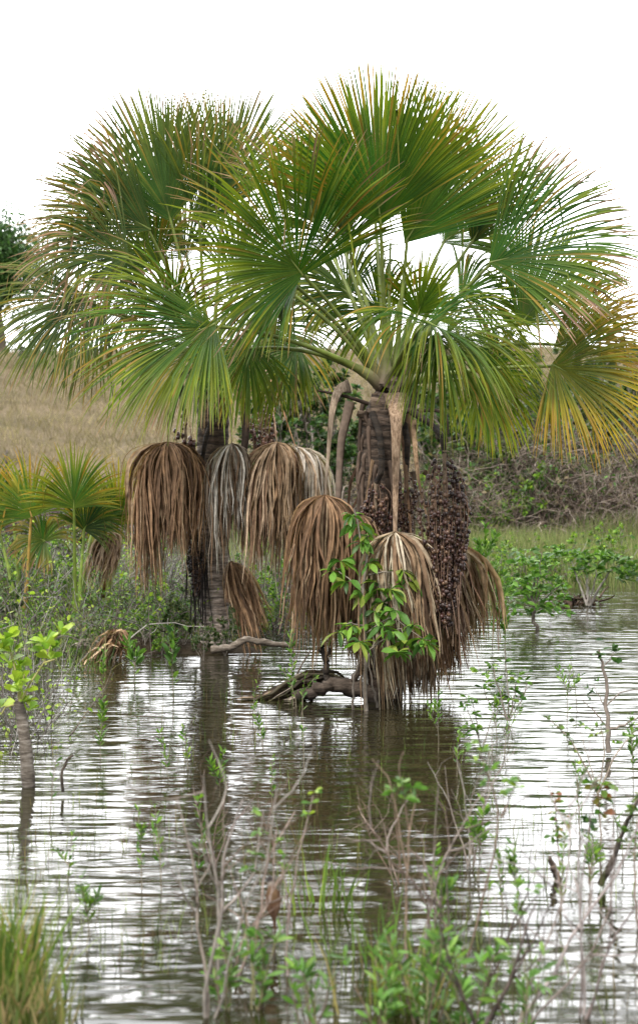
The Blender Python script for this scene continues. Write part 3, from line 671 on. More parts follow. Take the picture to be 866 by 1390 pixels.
# bushes: prototypes copied
protos={}
def bush(kind, px, d, h, label, name='bush', cat='bush', group=None, py=None):
    loc=onground(px,d)
    if py is not None: loc=W(px,py,d)
    if kind not in protos:
        kw=dict(
          green=dict(h=1.8,spread=.9,n0=7,n1=26,n2=60,nwh=330,per=7,leafL=.13,wr=.24,cols=OG+DG,r0=.02,kk=4,obov=.2),
          bright=dict(h=1.2,spread=.9,n0=6,n1=18,n2=36,nwh=120,per=7,leafL=.12,wr=.2,cols=LG+YG[:2],r0=.014,kk=4,obov=.4),
          dark=dict(h=3.6,spread=.45,n0=8,n1=50,n2=140,nwh=900,per=7,leafL=.17,wr=.26,cols=DG+OG[:1],r0=.035,kk=4,obov=.2,up=.8),
          dry=dict(h=2.0,spread=1.0,n0=12,n1=80,n2=260,nwh=60,per=4,leafL=.08,wr=.25,cols=((.2,.15,.1),(.12,.12,.05)),tcols=((.24,.19,.155),(.15,.11,.09),(.33,.28,.24)),r0=.016,kk=3,up=-.6,wob=.3),
        )[kind]
        pr=plant(name,(0,0,0),label,cat,group,**kw); protos[kind]=(pr,kw['h']); r=pr
        ch=list(pr.children)
    else:
        pr,_=protos[kind]; r=copy_tree(pr); r.name=name
    r.location=[float(q) for q in loc]; s=h/protos[kind][1]; r.scale=(s*U(.85,1.2),s*U(.85,1.2),s); r.rotation_euler=(0,0,U(0,6.28))
    tag(r,label,cat,group); return r
k=0
# dry tangle along the far bank: one brown mass of dead creepers
def tangle(name, n, xr, dr, h, label, cols, L=(.6,1.6), r=.012, up=-.5, gz=None, leafn=0, lcols=OG, leafL=.09, k=8, wob=.35):
    px=U(*xr,n); d=U(*dr,n); x=(px-433)/F*d; z=np.maximum(HT(x,d),-.1)
    hh=h(px) if callable(h) else h
    S=np.stack([x,d,z+U(0,1,n)**1.3*hh*(.65+.35*np.sin(px*.06)*np.sin(px*.023+2))],-1)
    D=rng.normal(0,1,(n,3)); D[:,2]=np.abs(D[:,2])*.9
    P=grow(S,D,U(*L,n),k,wob,up); b=MB(); b.tubes(P,np.linspace(r,r*.4,k)[None]*U(.5,1.4,n)[:,None],3,pigment(n,cols,.35))
    o=tag(b.build(name,M['twig']),label,'undergrowth',kind='stuff')
    if leafn:
        p,dd=along(P,leafn,.2,1); l=MB(); leaves(l,p,dd+perp(dd)*1.2,leafL*U(.5,1.4,leafn),.28,4,.4,pigment(leafn,lcols,.4)); l.build('foliage',M['leaf'],o)
    return o
DRY=((.21,.165,.135),(.13,.10,.08),(.30,.25,.215),(.09,.07,.055))
tangle('dry_thicket',7500,(585,930),(46,53),lambda px:2.1+.8*np.clip((px-600)/100,0,1),'tangle of dry brown creepers and twigs covering the far bank on the right',DRY,L=(.6,2.0),leafn=20000,lcols=OG+LG[:2]+((.20,.16,.09),),leafL=.12)
tangle('dry_thicket',2600,(-40,300),(45,49),.9,'low belt of dark dry brush at the foot of the left field',((.17,.14,.135),(.10,.08,.075),(.25,.2,.19)),L=(.5,1.3),leafn=1500,leafL=.09)
tangle('dry_thicket',2600,(300,600),(45.5,50),1.6,'dim dry brush on the bank seen between the two big palms',DRY,L=(.6,1.6),leafn=3500,lcols=OG+DG,leafL=.11)
# dark green bushes between the palms
for px,d,h,lb in ((412,47,3.9,'tall dark green bush seen between the two big palms'),(385,50,2.9,'dark green bush behind the fruit of the left palm'),(458,52,2.6,'small dark bush left of the taller palm trunk, on the tan slope')):
    bush('dark',px,d,h,lb,'tall_bush')
# green bushes on top of the dry bank
GR=[(640,48.5,2.3,'leafy dull green bush on the bank right behind the big fruit bunch'),(676,49,2.6,'olive bush on the dry bank under the drooping green fans'),(706,48,2.2,'dense green bush at the middle of the right bank'),
    (742,49,2.5,'green bush on the bank under the orange fan tips'),(618,50,2.8,'green bush on the bank just left of the fruit bunch stalk'),(780,50,2.6,'dull green bush at the right end of the bank, behind the orange fan'),
    (835,51,2.4,'greyish bush at the far right of the bank'),(870,50,2.2,'bush cut by the right picture edge on the bank')]
for px,d,h,lb in GR: bush('green',px,d,h*.95,lb,'green_bush',group='green bushes on the far bank')
for i in range(30):
    px=U(590,900); d=U(52,86); bush(('green','dark','dry','green')[i%4],px,d,U(1.3,2.6)*(.8 if i%4 else 1),'scrubby bush on the slope above the right bank','slope_bush',group='scrub on the slope above the right bank')
for i,px in enumerate((30,120,200,255,340,450)):
    bush(('green','dry')[i%2],px,(96,104,92,99,100,94)[i],U(.9,1.6),'small bush high on the dry slope at the left','slope_bush',group='small bushes on the dry slope')
for i,px in enumerate((606,640,668,700,735,770,806,842,872)):
    bush('green',px,52+.6*(i%3),(3.5,3.1,3.8,3.3,3.7,3.2,3.4,3.6,3.3)[i],'tall green bush rising behind the dry thicket on the right bank','tall_bush',group='tall bushes behind the right thicket')
for px,d,h,lb in ((690,47,1.6,'light green bush low on the dry bank'),(716,46.5,1.9,'brightest light green bush on the dry bank'),(660,46.5,1.2,'small fresh green bush on the dry bank near the fruit bunch'),(560,47,1.5,'fresh green bush behind the taller palm')):
    bush('bright',px,d,h,lb,'light_bush',group='light green bushes on the far bank')
for i,(px,d,h) in enumerate(((640,46,1.7),(670,45.6,1.8),(712,45.8,1.9),(750,46,2.0),(792,46,2.1),(830,46,2.0),(866,46,2.0),(770,47,2.4),(815,48,2.6),(890,47,2.4),(150,47,1.4),(190,47,1.6),(110,48,1.2),(230,47,1.7))):
    bush('dry',px,d,h,'leafless grey-brown bush in the dry thicket on the right bank' if px>500 else 'leafless purple-brown bush at the foot of the left field','dry_bush',group='dry bushes on the right bank' if px>500 else 'dry bushes below the left field')

# grasses
def grass(name, n, xr, dr, h, label, cols, w=.008, lean=.35, zf=None, k=4, keep=None, mat='grass'):
    px=U(*xr,n); d=U(*dr,n)
    x=(px-433)/F*d
    if keep is not None:
        m=keep(px,d,x); x=x[m]; d=d[m]; n=len(x)
    z=np.maximum(HT(x,d),-.04)
    S=np.stack([x,d,z-.02],-1); D=np.stack([rng.normal(0,lean,n),rng.normal(0,lean,n),np.ones(n)],-1)
    P=grow(S,D,h*U(.4,1.15,n),k,.12,-.35); T=nz(np.gradient(P,axis=1)); a=U(-.8,.8,n)
    lat=np.broadcast_to(np.stack([np.cos(a),np.sin(a),0*a],-1)[:,None],P.shape); nr=np.cross(lat,T)
    hw=(w*U(.6,1.3,n))[:,None]*np.linspace(1,.12,k)[None]
    pg=pigment(n,cols,.3)*(1+.28*np.sin(x*.9+np.sin(d*.35)*2)*np.sin(d*.5+x*.3))[:,None]
    b=MB(); b.ribbons(P,lat,nr,hw,.4,pg); return tag(b.build(name,M[mat]),label,'grass',kind='stuff')
TAN=((.23,.185,.125),(.27,.22,.15),(.19,.15,.10),(.21,.18,.11))
grass('dry_grass',42000,(-60,930),(46,118),.5,'dry tan grass covering the slope behind the pond',TAN,w=.016,lean=.45,k=3)
PALE=((.15,.19,.07),(.21,.23,.10),(.10,.15,.04),(.24,.22,.12))
grass('reeds',20000,(560,960),(34,46),.8,'pale green reeds along the far waterline on the right',PALE,w=.009,lean=.18,keep=lambda p,d,x:(rng.random(len(p))<ss((d-36.5)/5)+.10))
grass('reeds',6000,(290,600),(36,46),.7,'pale reeds along the waterline seen between the palms',PALE,w=.009,lean=.2)
def leftkeep(p,d,x): 
    a=np.sin(x*2.1+1)*np.sin(d*1.3)+.5*np.sin(x*.9-d*.8)
    return (rng.random(len(p))< .25+.75*(a>-.25))&~((p>150)&(d<24))
grass('marsh_grass',15000,(-60,330),(21.5,44),.5,'thin green and straw marsh grass among the twigs on the left',((.09,.15,.04),(.16,.2,.07),(.27,.23,.14),(.05,.09,.03)),w=.006,lean=.3,keep=leftkeep)
# grey twigs on the left
GT=((.17,.17,.155),(.12,.10,.09),(.30,.28,.26),(.08,.065,.055))
tangle('dead_brush',2300,(-60,235),(23,42),.5,'tangle of thin grey dead twigs filling the marsh on the left',GT,L=(.4,1.3),r=.007,up=.2,leafn=13000,lcols=LG+LG+OG+YG,leafL=.07,wob=.25)
tangle('dead_brush',900,(200,280),(25,38),.5,'sparser grey twigs standing in water left of the ringed trunk',GT,L=(.4,1.1),r=.006,up=.3,leafn=500,lcols=LG,leafL=.05,wob=.22)
tangle('dead_brush',900,(300,425),(25,36),.5,'pale leafless twigs behind the low shrubs between the palms',GT,L=(.5,1.2),r=.007,up=.6,leafn=600,lcols=LG,leafL=.07,wob=.18)
tangle('dead_brush',420,(-70,70),(15.5,21),.25,'thin pale twigs rising behind the yellow-leaved stump',GT,L=(.4,1.1),r=.004,up=.8,leafn=500,lcols=YG,leafL=.06,wob=.2)
# leafy shrubs of the left marsh
MS=[('bright',62,28,.85,'yellow-green leafy shrub in front of the orange-tipped young palm'),('bright',8,28,.75,'green shrub at the left edge below the young palms'),('bright',40,25,.5,'low shrub in the left marsh between grey twigs'),
    ('green',25,33,1.0,'dark leafy shrub behind the young palm at the left edge'),('bright',30,23,.45,'low fresh shrub above the yellow stump leaves'),('bright',120,27,.45,'low shrub at the foot of the middle young palm'),
    ('bright',165,31,.5,'small shrub below the drooping brown young frond'),('green',80,36,1.0,'dull shrub behind the middle young palm'),('bright',92,24,.4,'small bright shrub left of the brown fallen leaf pile'),
    ('green',5,25,.6,'dull low shrub at the left edge'),('bright',140,25.5,.35,'tiny shrub above the fallen leaf pile'),('bright',75,23.2,.45,'shrub between the twigs left of the islet')]
for kd,px,d,h,lb in MS: bush(kd,px,d,h,lb,'marsh_shrub',group='shrubs in the left marsh')
IS=[('bright',196,23.7,.42,'bright shrub at the left end of the islet'),('bright',222,23.4,.36,'shrub with yellowish tips on the islet left of the trunk'),('green',250,23.6,.5,'dull green shrub at the foot of the ringed trunk'),
    ('green',276,22.7,.38,'low grey-green shrub right before the ringed trunk base'),('green',305,23.2,.42,'small dark shrub right of the ringed trunk base'),('green',225,24.3,.5,'darker shrub behind the islet front'),
    ('bright',350,25.5,.75,'tall bright shrub right of the ringed trunk'),('bright',378,26.5,.85,'bright green shrub behind the hanging skirts'),('bright',335,28,.8,'yellow-green shrub further back between the palms'),
    ('bright',405,27,.75,'bright shrub at the right end of the strip between the palms'),('bright',362,30,1.0,'pale yellow-green shrub at the back between the palms'),('green',330,25,.45,'low dark shrub right behind the narrow dead leaf'),('bright',420,31,.9,'green shrub half hidden by the left skirt of the taller palm')]
for kd,px,d,h,lb in IS: bush(kd,px,d,h,lb,'low_shrub',group='shrubs on and behind the islet')

for i in range(11):
    px=U(620,890); d=U(34,42) if px<800 else U(38,43)
    bush('bright',px,d,U(.45,.9),'low bright green shrub in the strip along the far right waterline','reed_edge_shrub',group='bright shrubs along the far waterline')
for i in range(16):
    px=U(-20,250); d=U(24.5,33)
    bush('bright',px,d,U(.3,.65),'low green shrub among the grey twigs of the left marsh','marsh_shrub',group='low shrubs among the left twigs')
# ------------------------------------------------------------------ plants standing in the water
VIN=((.14,.29,.045),(.08,.19,.03),(.20,.36,.05),(.05,.12,.025),(.26,.33,.06))
def whorl(b, p, n, L, wr=.22, cols=VIN, droop=.7, up=.1, obov=.5, curl=.5, axis=None, k=6):
    a=U(0,6.28,n); ax=nz(axis) if axis is not None else np.array([0,0,1.])
    D=np.stack([np.cos(a),np.sin(a),U(-.5,.5,n)+up],-1)+ax*U(0,.6,n)[:,None]
    leaves(b,np.repeat(p[None],n,0),D,L*U(.65,1.15,n),wr,k,curl,pigment(n,cols),obov)
def staked(name, label, cat, d0, stems, clusters, r=.008, tcol=(.22,.19,.16), leafL=.1, wr=.22, cols=LG, per=6, obov=.5, curl=.35, group=None, up=.2, axial=0, sides=6):
    """stems: photo polylines at distance d; clusters of leaves (px,py,d)"""
    P0=stems[0][0][0] if isinstance(stems[0],tuple) else stems[0][0]; loc=W(*P0); loc[2]=min(0,loc[2]) if loc[2]<.3 else loc[2]
    root=empty(name,loc,label,cat,group)
    t=MB()
    for st in stems:
        rr=r
        if isinstance(st,tuple): st,rr=st
        q=np.array([W(*p) for p in st]); s=np.linspace(0,1,len(q)); tt=np.linspace(0,1,12)
        p=np.stack([np.interp(tt,s,q[:,i]) for i in range(3)],-1); p[1:-1]=(p[:-2]+2*p[1:-1]+p[2:])/4
        p[1:-1]+=rng.normal(0,rr*.5,(10,3))
        t.tubes(p,np.linspace(rr,rr*.4,12),sides,np.array(tcol)*U(.8,1.2))
        if axial:
            n=axial; pp,dd=along(p[None],n,.25,1); L=MB() if False else None
            if 'ax' not in root: pass
            axl.append((pp,dd))
    t.build('stem',M['twig'],root)
    b=MB()
    for c in clusters:
        n=c[3] if len(c)>3 else per
        if name=='sapling': n+=3
        whorl(b,W(*c[:3]),n,leafL*(c[4] if len(c)>4 else 1),wr,cols,up=up,obov=obov,curl=curl)
    for pp,dd in axl: leaves(b,pp,dd*.9+perp(dd),leafL*U(.6,1.1,len(pp)),wr,5,curl,pigment(len(pp),cols),obov)
    axl.clear()
    if b.n: b.build('foliage',M['leaf'],root)
    return root
axl=[]
# sapling in front of the right palm
d=18.3
st=[([(497,965,d),(496,930,d),(498,880,d),(490,820,d),(500,770,d),(488,720,d),(480,690,d)],.022),[(495,900,d),(520,850,d),(545,800,d),(552,775,d)],[(496,860,d),(530,835,d-.1),(575,868,d-.2)],[(492,800,d),(465,780,d),(450,765,d)],[(500,780,d),(535,775,d)],[(492,740,d),(505,720,d)],
    ([(480,965,d+.1),(478,930,d),(488,890,d)],.014),([(512,960,d+.1),(505,925,d),(499,880,d)],.012),[(497,885,d),(545,850,d-.2),(552,880,d-.2)],[(495,850,d),(475,845,d),(462,850,d)]]
cl=[(478,700,d),(486,712,d,6),(498,728,d,6),(490,738,d),(462,762,d,7),(452,775,d,5),(470,790,d,6),(500,765,d,5),(508,790,d,6),(545,775,d,7),(552,790,d,7),(530,800,d-.1,7),(520,818,d,7),(535,828,d-.1,6),(492,806,d,5),
    (478,850,d,7),(460,858,d,5),(500,848,d,5),(520,850,d-.2,6),(532,858,d-.2,6),(548,870,d-.2,6),(573,868,d-.3,7),(580,874,d-.3,6),(488,872,d-.3,8),(540,885,d-.3,7),(512,800,d,5),(508,830,d,6),(560,850,d-.3,5)]
staked('sapling','leafy green sapling growing up in front of the dead leaves of the taller palm','sapling',d,st,cl,r=.009,leafL=.165,wr=.21,cols=VIN,per=8,up=-.15,curl=.7)
# stump with yellow-green shoots, left front
d=14.2
r=empty('stump_shrub',wat(36,1062),'grey weathered stump in the water sprouting large yellow-green leaves','stump')
q=np.array([W(*p) for p in ((42,1090,d),(39,1060,d),(35,1010,d),(30,975,d),(26,952,d))]); b=MB()
s=np.linspace(0,1,5); tt=np.linspace(0,1,24); p=np.stack([np.interp(tt,s,q[:,i]) for i in range(3)],-1)
b.tubes(p,np.linspace(.055,.038,24)*(1+rng.normal(0,.04,24)),12,np.linspace(.55,1.25,24)[None,:,None]*np.array([1.,.98,.95])); b.build('trunk',M['wood'],r)
b=MB(); S=MB()
for pts in ([(27,952,d),(24,920,d),(14,880,d),(10,862,d)],[(28,955,d),(40,930,d),(60,900,d),(72,870,d)],[(72,870,d),(84,856,d)],[(27,952,d),(30,930,d),(34,915,d)],[(26,955,d),(8,960,d),(2,970,d)],[(60,900,d),(75,895,d)]):
    q=np.array([W(*p) for p in pts]); S.tubes(q,np.linspace(.010,.005,len(q)),5,(.32,.30,.12))
S.build('shoot',M['twig'],r)
for (x,y,n) in ((8,868,6),(16,885,7),(26,905,7),(20,925,6),(30,938,7),(36,920,6),(62,872,8),(72,882,8),(84,862,7),(70,895,6),(56,885,5),(2,960,7),(12,900,6),(28,955,5),(40,965,4),(5,880,5)):
    whorl(b,W(x,y,d+U(-.1,.1)),n,.135,.30,YG,up=.35,obov=.9,curl=.15)
b.build('foliage',M['leaf'],r)
# slim emergent plants
def slim(label,x,yb,yt,n=26,leafL=.06,cols=LG,lean=0,br=0,wr=.16,group=None,tc=(.2,.17,.12),d=None,rr=.005,name='water_plant'):
    d=d or dw(yb); x2=x+lean
    st=[[(x,yb+4,d),(x+lean*.3,(yb+yt)/2,d),(x2,yt,d)]]
    for i in range(br):
        t=U(.2,.7); xs_=x+lean*t; ys_=yb+(yt-yb)*t; st.append([(xs_,ys_,d),(xs_+U(-18,18),ys_-U(20,50),d+U(-.2,.2))])
    return staked(name,label,'water plant',d,st,[],r=rr,leafL=leafL,cols=cols,axial=n,wr=wr,tcol=tc,curl=-.1,group=group,obov=.3)
slim('slender bright plant rising from the water beside the half-sunk frond',398,958,858,60,.075,YG[1:2]+LG,-4,wr=.15)
slim('small side shoot with narrow leaves in front of the sunken frond',404,960,905,24,.07,LG,-22)
slim('two-stemmed small plant standing in open water before the islet',236,950,870,14,.12,DG+LG,-6,br=2,wr=.2)
slim('thin plant with tiny leaves in the water below the islet',256,1045,985,26,.07,LG+YG[:1],-8)
slim('low plant with lance leaves at the left of the islet waterline',182,925,880,14,.14,LG,6,br=2,wr=.15)
slim('tall narrow herb in the water right of the tan dead leaf',686,900,775,60,.10,LG,-4,br=2)
slim('small reddish-tipped herb beside the tall narrow one',668,880,790,40,.09,LG,3,br=1)
slim('upright leafy plant at the far reed edge behind the fruit bunch',656,808,712,70,.14,LG,2,br=3,d=33)
slim('leafy plant at the reed edge, left of the two-part water shrub',640,830,760,60,.12,LG,0,br=3,d=31)
# two shrubs standing in water further back on the right
r=staked('water_shrub','round leafy shrub on a short stem standing in the water on the right','shrub',26.5,[([(728,858,26.5),(726,830,26.5),(722,800,26.5),(725,765,26.5)],.03)]+[[(725,825,26.5),(x,y,26.5+U(-.4,.4))] for x,y in ((695,780),(708,760),(745,770),(765,790),(735,750),(755,830),(700,815))],
   [(U(688,768),U(742,835),26.5+U(-.5,.5),8) for _ in range(70)],r=.012,leafL=.15,wr=.2,cols=LG+DG[2:]+VIN[:1])
staked('water_shrub','forked grey-stemmed shrub on a dark root clump near the right edge','shrub',30.5,[([(798,822,30.5),(796,790,30.5),(800,762,30.5)],.022),([(800,822,30.5),(815,795,30.4),(830,770,30.4),(858,762,30.4)],.022),([(796,822,30.5),(785,790,30.6),(775,762,30.6)],.018),([(800,820,30.5),(806,790,30.4),(812,765,30.4)],.015)],
   [(U(768,836),U(748,778),30.5+U(-.5,.5),8) for _ in range(34)]+[(U(836,875),U(758,790),30.4+U(-.4,.4),8) for _ in range(20)],r=.016,leafL=.17,wr=.22,cols=LG+DG[2:],tcol=(.34,.31,.28))
for (x,y,dd,hh,lb) in ((770,752,36,.9,'bright bush at the reed edge above the forked shrub'),(700,758,35,.8,'bright bush behind the round water shrub'),(650,770,34,.7,'bush at the reed edge nearest the tan dead leaf'),(745,775,32,.6,'light bush between the round and the forked water shrubs'),(845,750,38,1.0,'bush at the reed edge close to the right picture edge'),(675,790,30,.6,'small bright bush left of the round water shrub')):
    bush('bright',x,dd,hh,lb,'reed_edge_shrub',group='bright shrubs along the reeds')
b=MB(); c=wat(790,820)
for i in range(60):
    s=c+np.array([U(-.35,.3),U(-.15,.15),U(-.05,.12)]); b.tubes(grow(s[None],rng.normal(0,1,(1,3))*np.array([1,1,.25]),np.array([U(.15,.4)]),6,.3,-.2),np.linspace(.02,.008,6),5,pigment(1,((.06,.04,.03),(.10,.07,.05))))
tag(b.build('root_clump',M['twig']),'dark tangled root clump under the forked shrub','roots')
# nearer right-hand shrubs
d=17.5
staked('water_shrub','leafy shrub standing in the water right of the palms, with upright whorls','shrub',d,[([(690,985,d),(668,985,d),(655,1010,d)],.010),([(690,975,d),(700,950,d),(725,925,d)],.006),([(688,978,d),(680,945,d),(670,915,d),(668,900,d)],.009),([(690,978,d),(697,950,d),(700,925,d)],.008),([(690,978,d),(690,940,d),(684,880,d)],.007),([(690,978,d),(660,950,d),(655,930,d)],.006),([(690,978,d),(712,945,d),(716,915,d)],.006)],
   [(668,905,d),(660,915,d),(664,932,d),(672,925,d),(655,935,d),(700,925,d),(697,938,d),(694,950,d),(705,948,d),(684,900,d,4),(712,925,d,4),(716,912,d,4),(680,955,d),(688,960,d,5),(702,962,d,5),(674,945,d),(690,915,d,4),(650,912,d,5)],leafL=.095,wr=.2,cols=LG+VIN,per=8)
d=15.5
staked('water_shrub','thin plant with narrow upright leaves, left of the whorled water shrub','shrub',d,[([(652,1018,d),(648,990,d),(640,950,d)],.007),([(650,1000,d),(636,970,d),(632,950,d)],.005),([(654,1018,d),(665,980,d),(672,960,d)],.005)],
   [(634,948,d),(630,960,d),(640,955,d),(642,970,d),(636,985,d),(625,990,d),(645,990,d),(632,1000,d)],leafL=.085,wr=.18,cols=LG,per=8)
d=15.6
staked('water_shrub','bare-stemmed shrub with a few round leaves at the right edge','shrub',d,[([(826,1022,d),(824,990,d),(822,950,d),(818,900,d),(813,882,d)],.022),([(824,990,d),(845,985,d),(862,974,d),(890,965,d)],.011),([(822,985,d),(805,965,d),(790,950,d)],.007),([(821,960,d),(835,945,d),(850,936,d),(875,936,d)],.007),([(819,905,d),(828,895,d),(832,885,d)],.006),([(822,960,d),(812,945,d),(805,930,d)],.005)],
   [(808,885,d,3),(812,892,d,3),(830,880,d,4),(838,884,d,3),(832,898,d,2),(796,935,d,3),(804,940,d,3),(812,925,d,2),(818,868,d,1),(795,945,d,2)],leafL=.085,wr=.33,cols=DG+((.08,.17,.05),),tcol=(.24,.2,.17),per=3,obov=.1)
d=13
staked('water_shrub','low spreading twig with many small pale leaves below the bare-stemmed shrub','shrub',d,[([(812,1080,d),(790,1030,d),(765,995,d),(742,975,d)],.007),([(812,1075,d),(820,1020,d),(815,985,d)],.006),([(812,1075,d),(840,1015,d),(866,990,d)],.007),([(812,1080,d),(795,1020,d),(785,985,d)],.004)],
   [(742,975,d,5),(750,985,d,5),(758,990,d,5),(768,1000,d,5),(776,1012,d,5),(784,1022,d,4),(785,985,d,5),(780,978,d,4),(800,990,d,5),(812,985,d,5),(820,995,d,5),(835,1010,d,5),(850,1000,d,5),(862,985,d,5),(870,990,d,5),(792,1035,d,4),(806,1000,d,5)],leafL=.05,wr=.3,cols=LG+OG+YG[:1],per=5,tcol=(.3,.25,.2))

# half-sunk frond and driftwood
def frond_pile(label, px, py, d, L, ang, n=110, spread=.22, cols=BROWN, h=.25, wd=.012):
    loc=W(px,py,d); loc[2]=0; r=empty('fallen_frond',loc,label,'dead frond')
    a=math.radians(ang)+rng.normal(0,spread,n); t=np.linspace(0,1,10)[None]
    Ls=L*U(.5,1.05,n)[:,None]; hh=(h*U(.3,1.15,n))[:,None]
    x=loc[0]+np.cos(a)[:,None]*Ls*t+rng.normal(0,.04,(n,1)); y=loc[1]+np.sin(a)[:,None]*Ls*t*.7+rng.normal(0,.05,(n,1))
    z=.10+hh*np.sin(np.clip(t*1.15+.12,0,1)*math.pi)*(1-t*.4)-.12*t
    P=np.stack([x+0*z,y+0*z,z],-1)+rng.normal(0,.012,(n,10,3)); T=nz(np.gradient(P,axis=1)); l0=nz(np.cross(T,nz(np.array([0,0,1.])+rng.normal(0,.6,(n,1,3))+0*T))); nr=np.cross(l0,T)
    hw=wd*U(.5,1.5,n)[:,None]*np.array([.8,1,1.2,1.2,1.1,1,.9,.8,.5,.15])[None]
    b=MB(); b.ribbons(P,l0,nr,hw,.5,pigment(n,cols,.35)); b.build('segments',M['dead'],r); return r
f=frond_pile('brown dead frond half sunk before the taller palm, its tips pointing left',462,940,19.2,1.0,172,150,.16,((.20,.15,.11),(.10,.075,.055),(.32,.27,.22),(.05,.038,.03)),.20,.016)
frond_pile('heap of rusty brown frond at the waterline left of the islet',165,893,22.6,.55,165,110,.5,BROWN,.30)
frond_pile('small pale splayed frond piece beside the rusty heap',112,890,23,.45,10,50,.5,((.3,.27,.23),(.2,.17,.14)),.16)
def log(name,label,pts,r0,r1,col,cat='driftwood',mat='wood',n=22):
    q=np.array([W(*p) for p in pts]); s=np.linspace(0,1,len(q)); tt=np.linspace(0,1,n); p=np.stack([np.interp(tt,s,q[:,i]) for i in range(3)],-1)
    for _ in range(2): p[1:-1]=(p[:-2]+2*p[1:-1]+p[2:])/4
    p[1:-1]+=rng.normal(0,r0*.12,(n-2,3))
    b=MB(); b.tubes(p,np.linspace(r0,r1,n)*(1+rng.normal(0,.1,n)),9,np.array(col)[None]*U(.8,1.2,(1,n,1))); b.tubes(np.stack([p[-1],p[-1]+(p[-1]-p[-2])*.3]),[r1,.002],9,col)
    o=b.build(name,M[mat]); return tag(o,label,cat)
dk=19.0
r=empty('driftwood',W(490,942,dk)*np.array([1,1,0]),'dark rotting root with an upright twisted knob beside the sunken frond','driftwood')
def lg(pts,r0,r1,name,col=(.38,.32,.28)):
    q=np.array([W(*p) for p in pts]); n=20; s=np.linspace(0,1,len(q)); tt=np.linspace(0,1,n); p=np.stack([np.interp(tt,s,q[:,i]) for i in range(3)],-1)
    p[1:-1]=(p[:-2]+2*p[1:-1]+p[2:])/4; p[1:-1]+=rng.normal(0,r0*.14,(n-2,3)); b=MB(); b.tubes(p,np.linspace(r0,r1,n)*(1+rng.normal(0,.12,n)),8,col); b.build(name,M['wood'],r)
lg([(520,950,dk),(490,936,dk),(455,930,dk),(430,935,dk),(400,945,dk)],.10,.05,'log')
lg([(446,935,dk),(443,912,dk),(444,900,dk),(439,885,dk),(434,880,dk)],.035,.028,'knob',(.16,.13,.11))
lg([(440,890,dk),(446,887,dk),(447,880,dk)],.02,.012,'knob',(.16,.13,.11))
lg([(439,886,dk),(436,878,dk),(440,876,dk)],.02,.012,'knob',(.16,.13,.11))
lg([(470,938,dk),(478,925,dk),(490,905,dk),(496,890,dk+.1)],.035,.03,'knob',(.5,.42,.38))
log('driftwood','pale curved dead stalk arching over the water right of the islet',[(288,882,22.6),(315,878,22.5),(335,866,22.5),(355,872,22.5),(392,876,22.6)],.05,.03,(.9,.85,.8))
log('driftwood','thin grey stick slanting out of the water behind the sunken frond',[(392,945,19.6),(408,905,19.8),(422,882,19.9)],.012,.006,(.7,.6,.5))
log('driftwood','thin dead branch arching over the left marsh water',[(190,782,27),(215,820,26),(250,862,25)],.018,.01,(.5,.42,.35))
log('driftwood','thin bent pale branch in the left marsh',[(168,838,28),(188,800,28),(205,770,28),(200,760,28)],.014,.008,(1.2,1.1,1.05))
log('driftwood','crooked dark stick in the water right of the stump',[(86,1075,13.8),(84,1050,13.8),(92,1030,13.8),(100,1025,13.8)],.012,.007,(.35,.3,.25))
log('driftwood','long thin stem leaning over the water right of the stump',[(95,1000,16.5),(120,965,16.8),(145,930,17),(158,890,17)],.007,.004,(.7,.65,.55))

for i in range(34):
    left=i%2; x=U(60,420) if left else U(560,860); yb=U(960,1290)
    slim('thin leafy stem standing in the open water',x,yb,yb-U(35,95)*(1+(yb-960)/600),int(U(10,44)),U(.035,.07),LG+YG[1:2],U(-14,14),br=int(U(0,3)),group='thin leafy stems standing in the water',rr=.0035)
# ------------------------------------------------------------------ near water and foreground
def wgrass(name,n,xr,yr,h,label,cols,w,lean=.12,k=5,bend=-.25):
    px=U(*xr,n); py=U(*yr,n); d=F*CAMH/(py-HOR); x=(px-433)/F*d; m=np.sin(x*3.1+d)*np.sin(x*1.3-d*1.7)>-.35; x=x[m]; d=d[m]; n=len(x)
    S=np.stack([x,d,np.full(n,-.03)],-1); D=np.stack([rng.normal(0,lean,n),rng.normal(0,lean,n),np.ones(n)],-1)
    P=grow(S,D,h*U(.3,1.2,n),k,.07,bend); T=nz(np.gradient(P,axis=1)); a=U(-.7,.7,n)
    lat=np.broadcast_to(np.stack([np.cos(a),np.sin(a),0*a],-1)[:,None],P.shape); nr=np.cross(lat,T)
    b=MB(); b.ribbons(P,lat,nr,(w*U(.6,1.3,n))[:,None]*np.linspace(1,.15,k)[None],.4,pigment(n,cols,.3)); return tag(b.build(name,M['grass']),label,'grass',kind='stuff')
SED=((.06,.09,.03),(.10,.13,.04),(.13,.10,.05),(.16,.2,.06))
wgrass('water_sedge',520,(-20,420),(1000,1330),.22,'thin sparse sedge stems piercing the rippled water on the left',SED,.0028)
wgrass('water_sedge',160,(160,420),(930,1010),.22,'thin sedge stems in the water before the islet',SED,.003)
wgrass('water_sedge',420,(380,866),(1100,1390),.28,'thin sedge stems in the foreground water on the right',SED,.003)
wgrass('water_sedge',130,(430,700),(990,1110),.2,'scattered sedge stems in the dark reflection of the palms',SED,.0028)
GG=((.10,.17,.03),(.16,.22,.04),(.07,.12,.025),(.24,.2,.08))
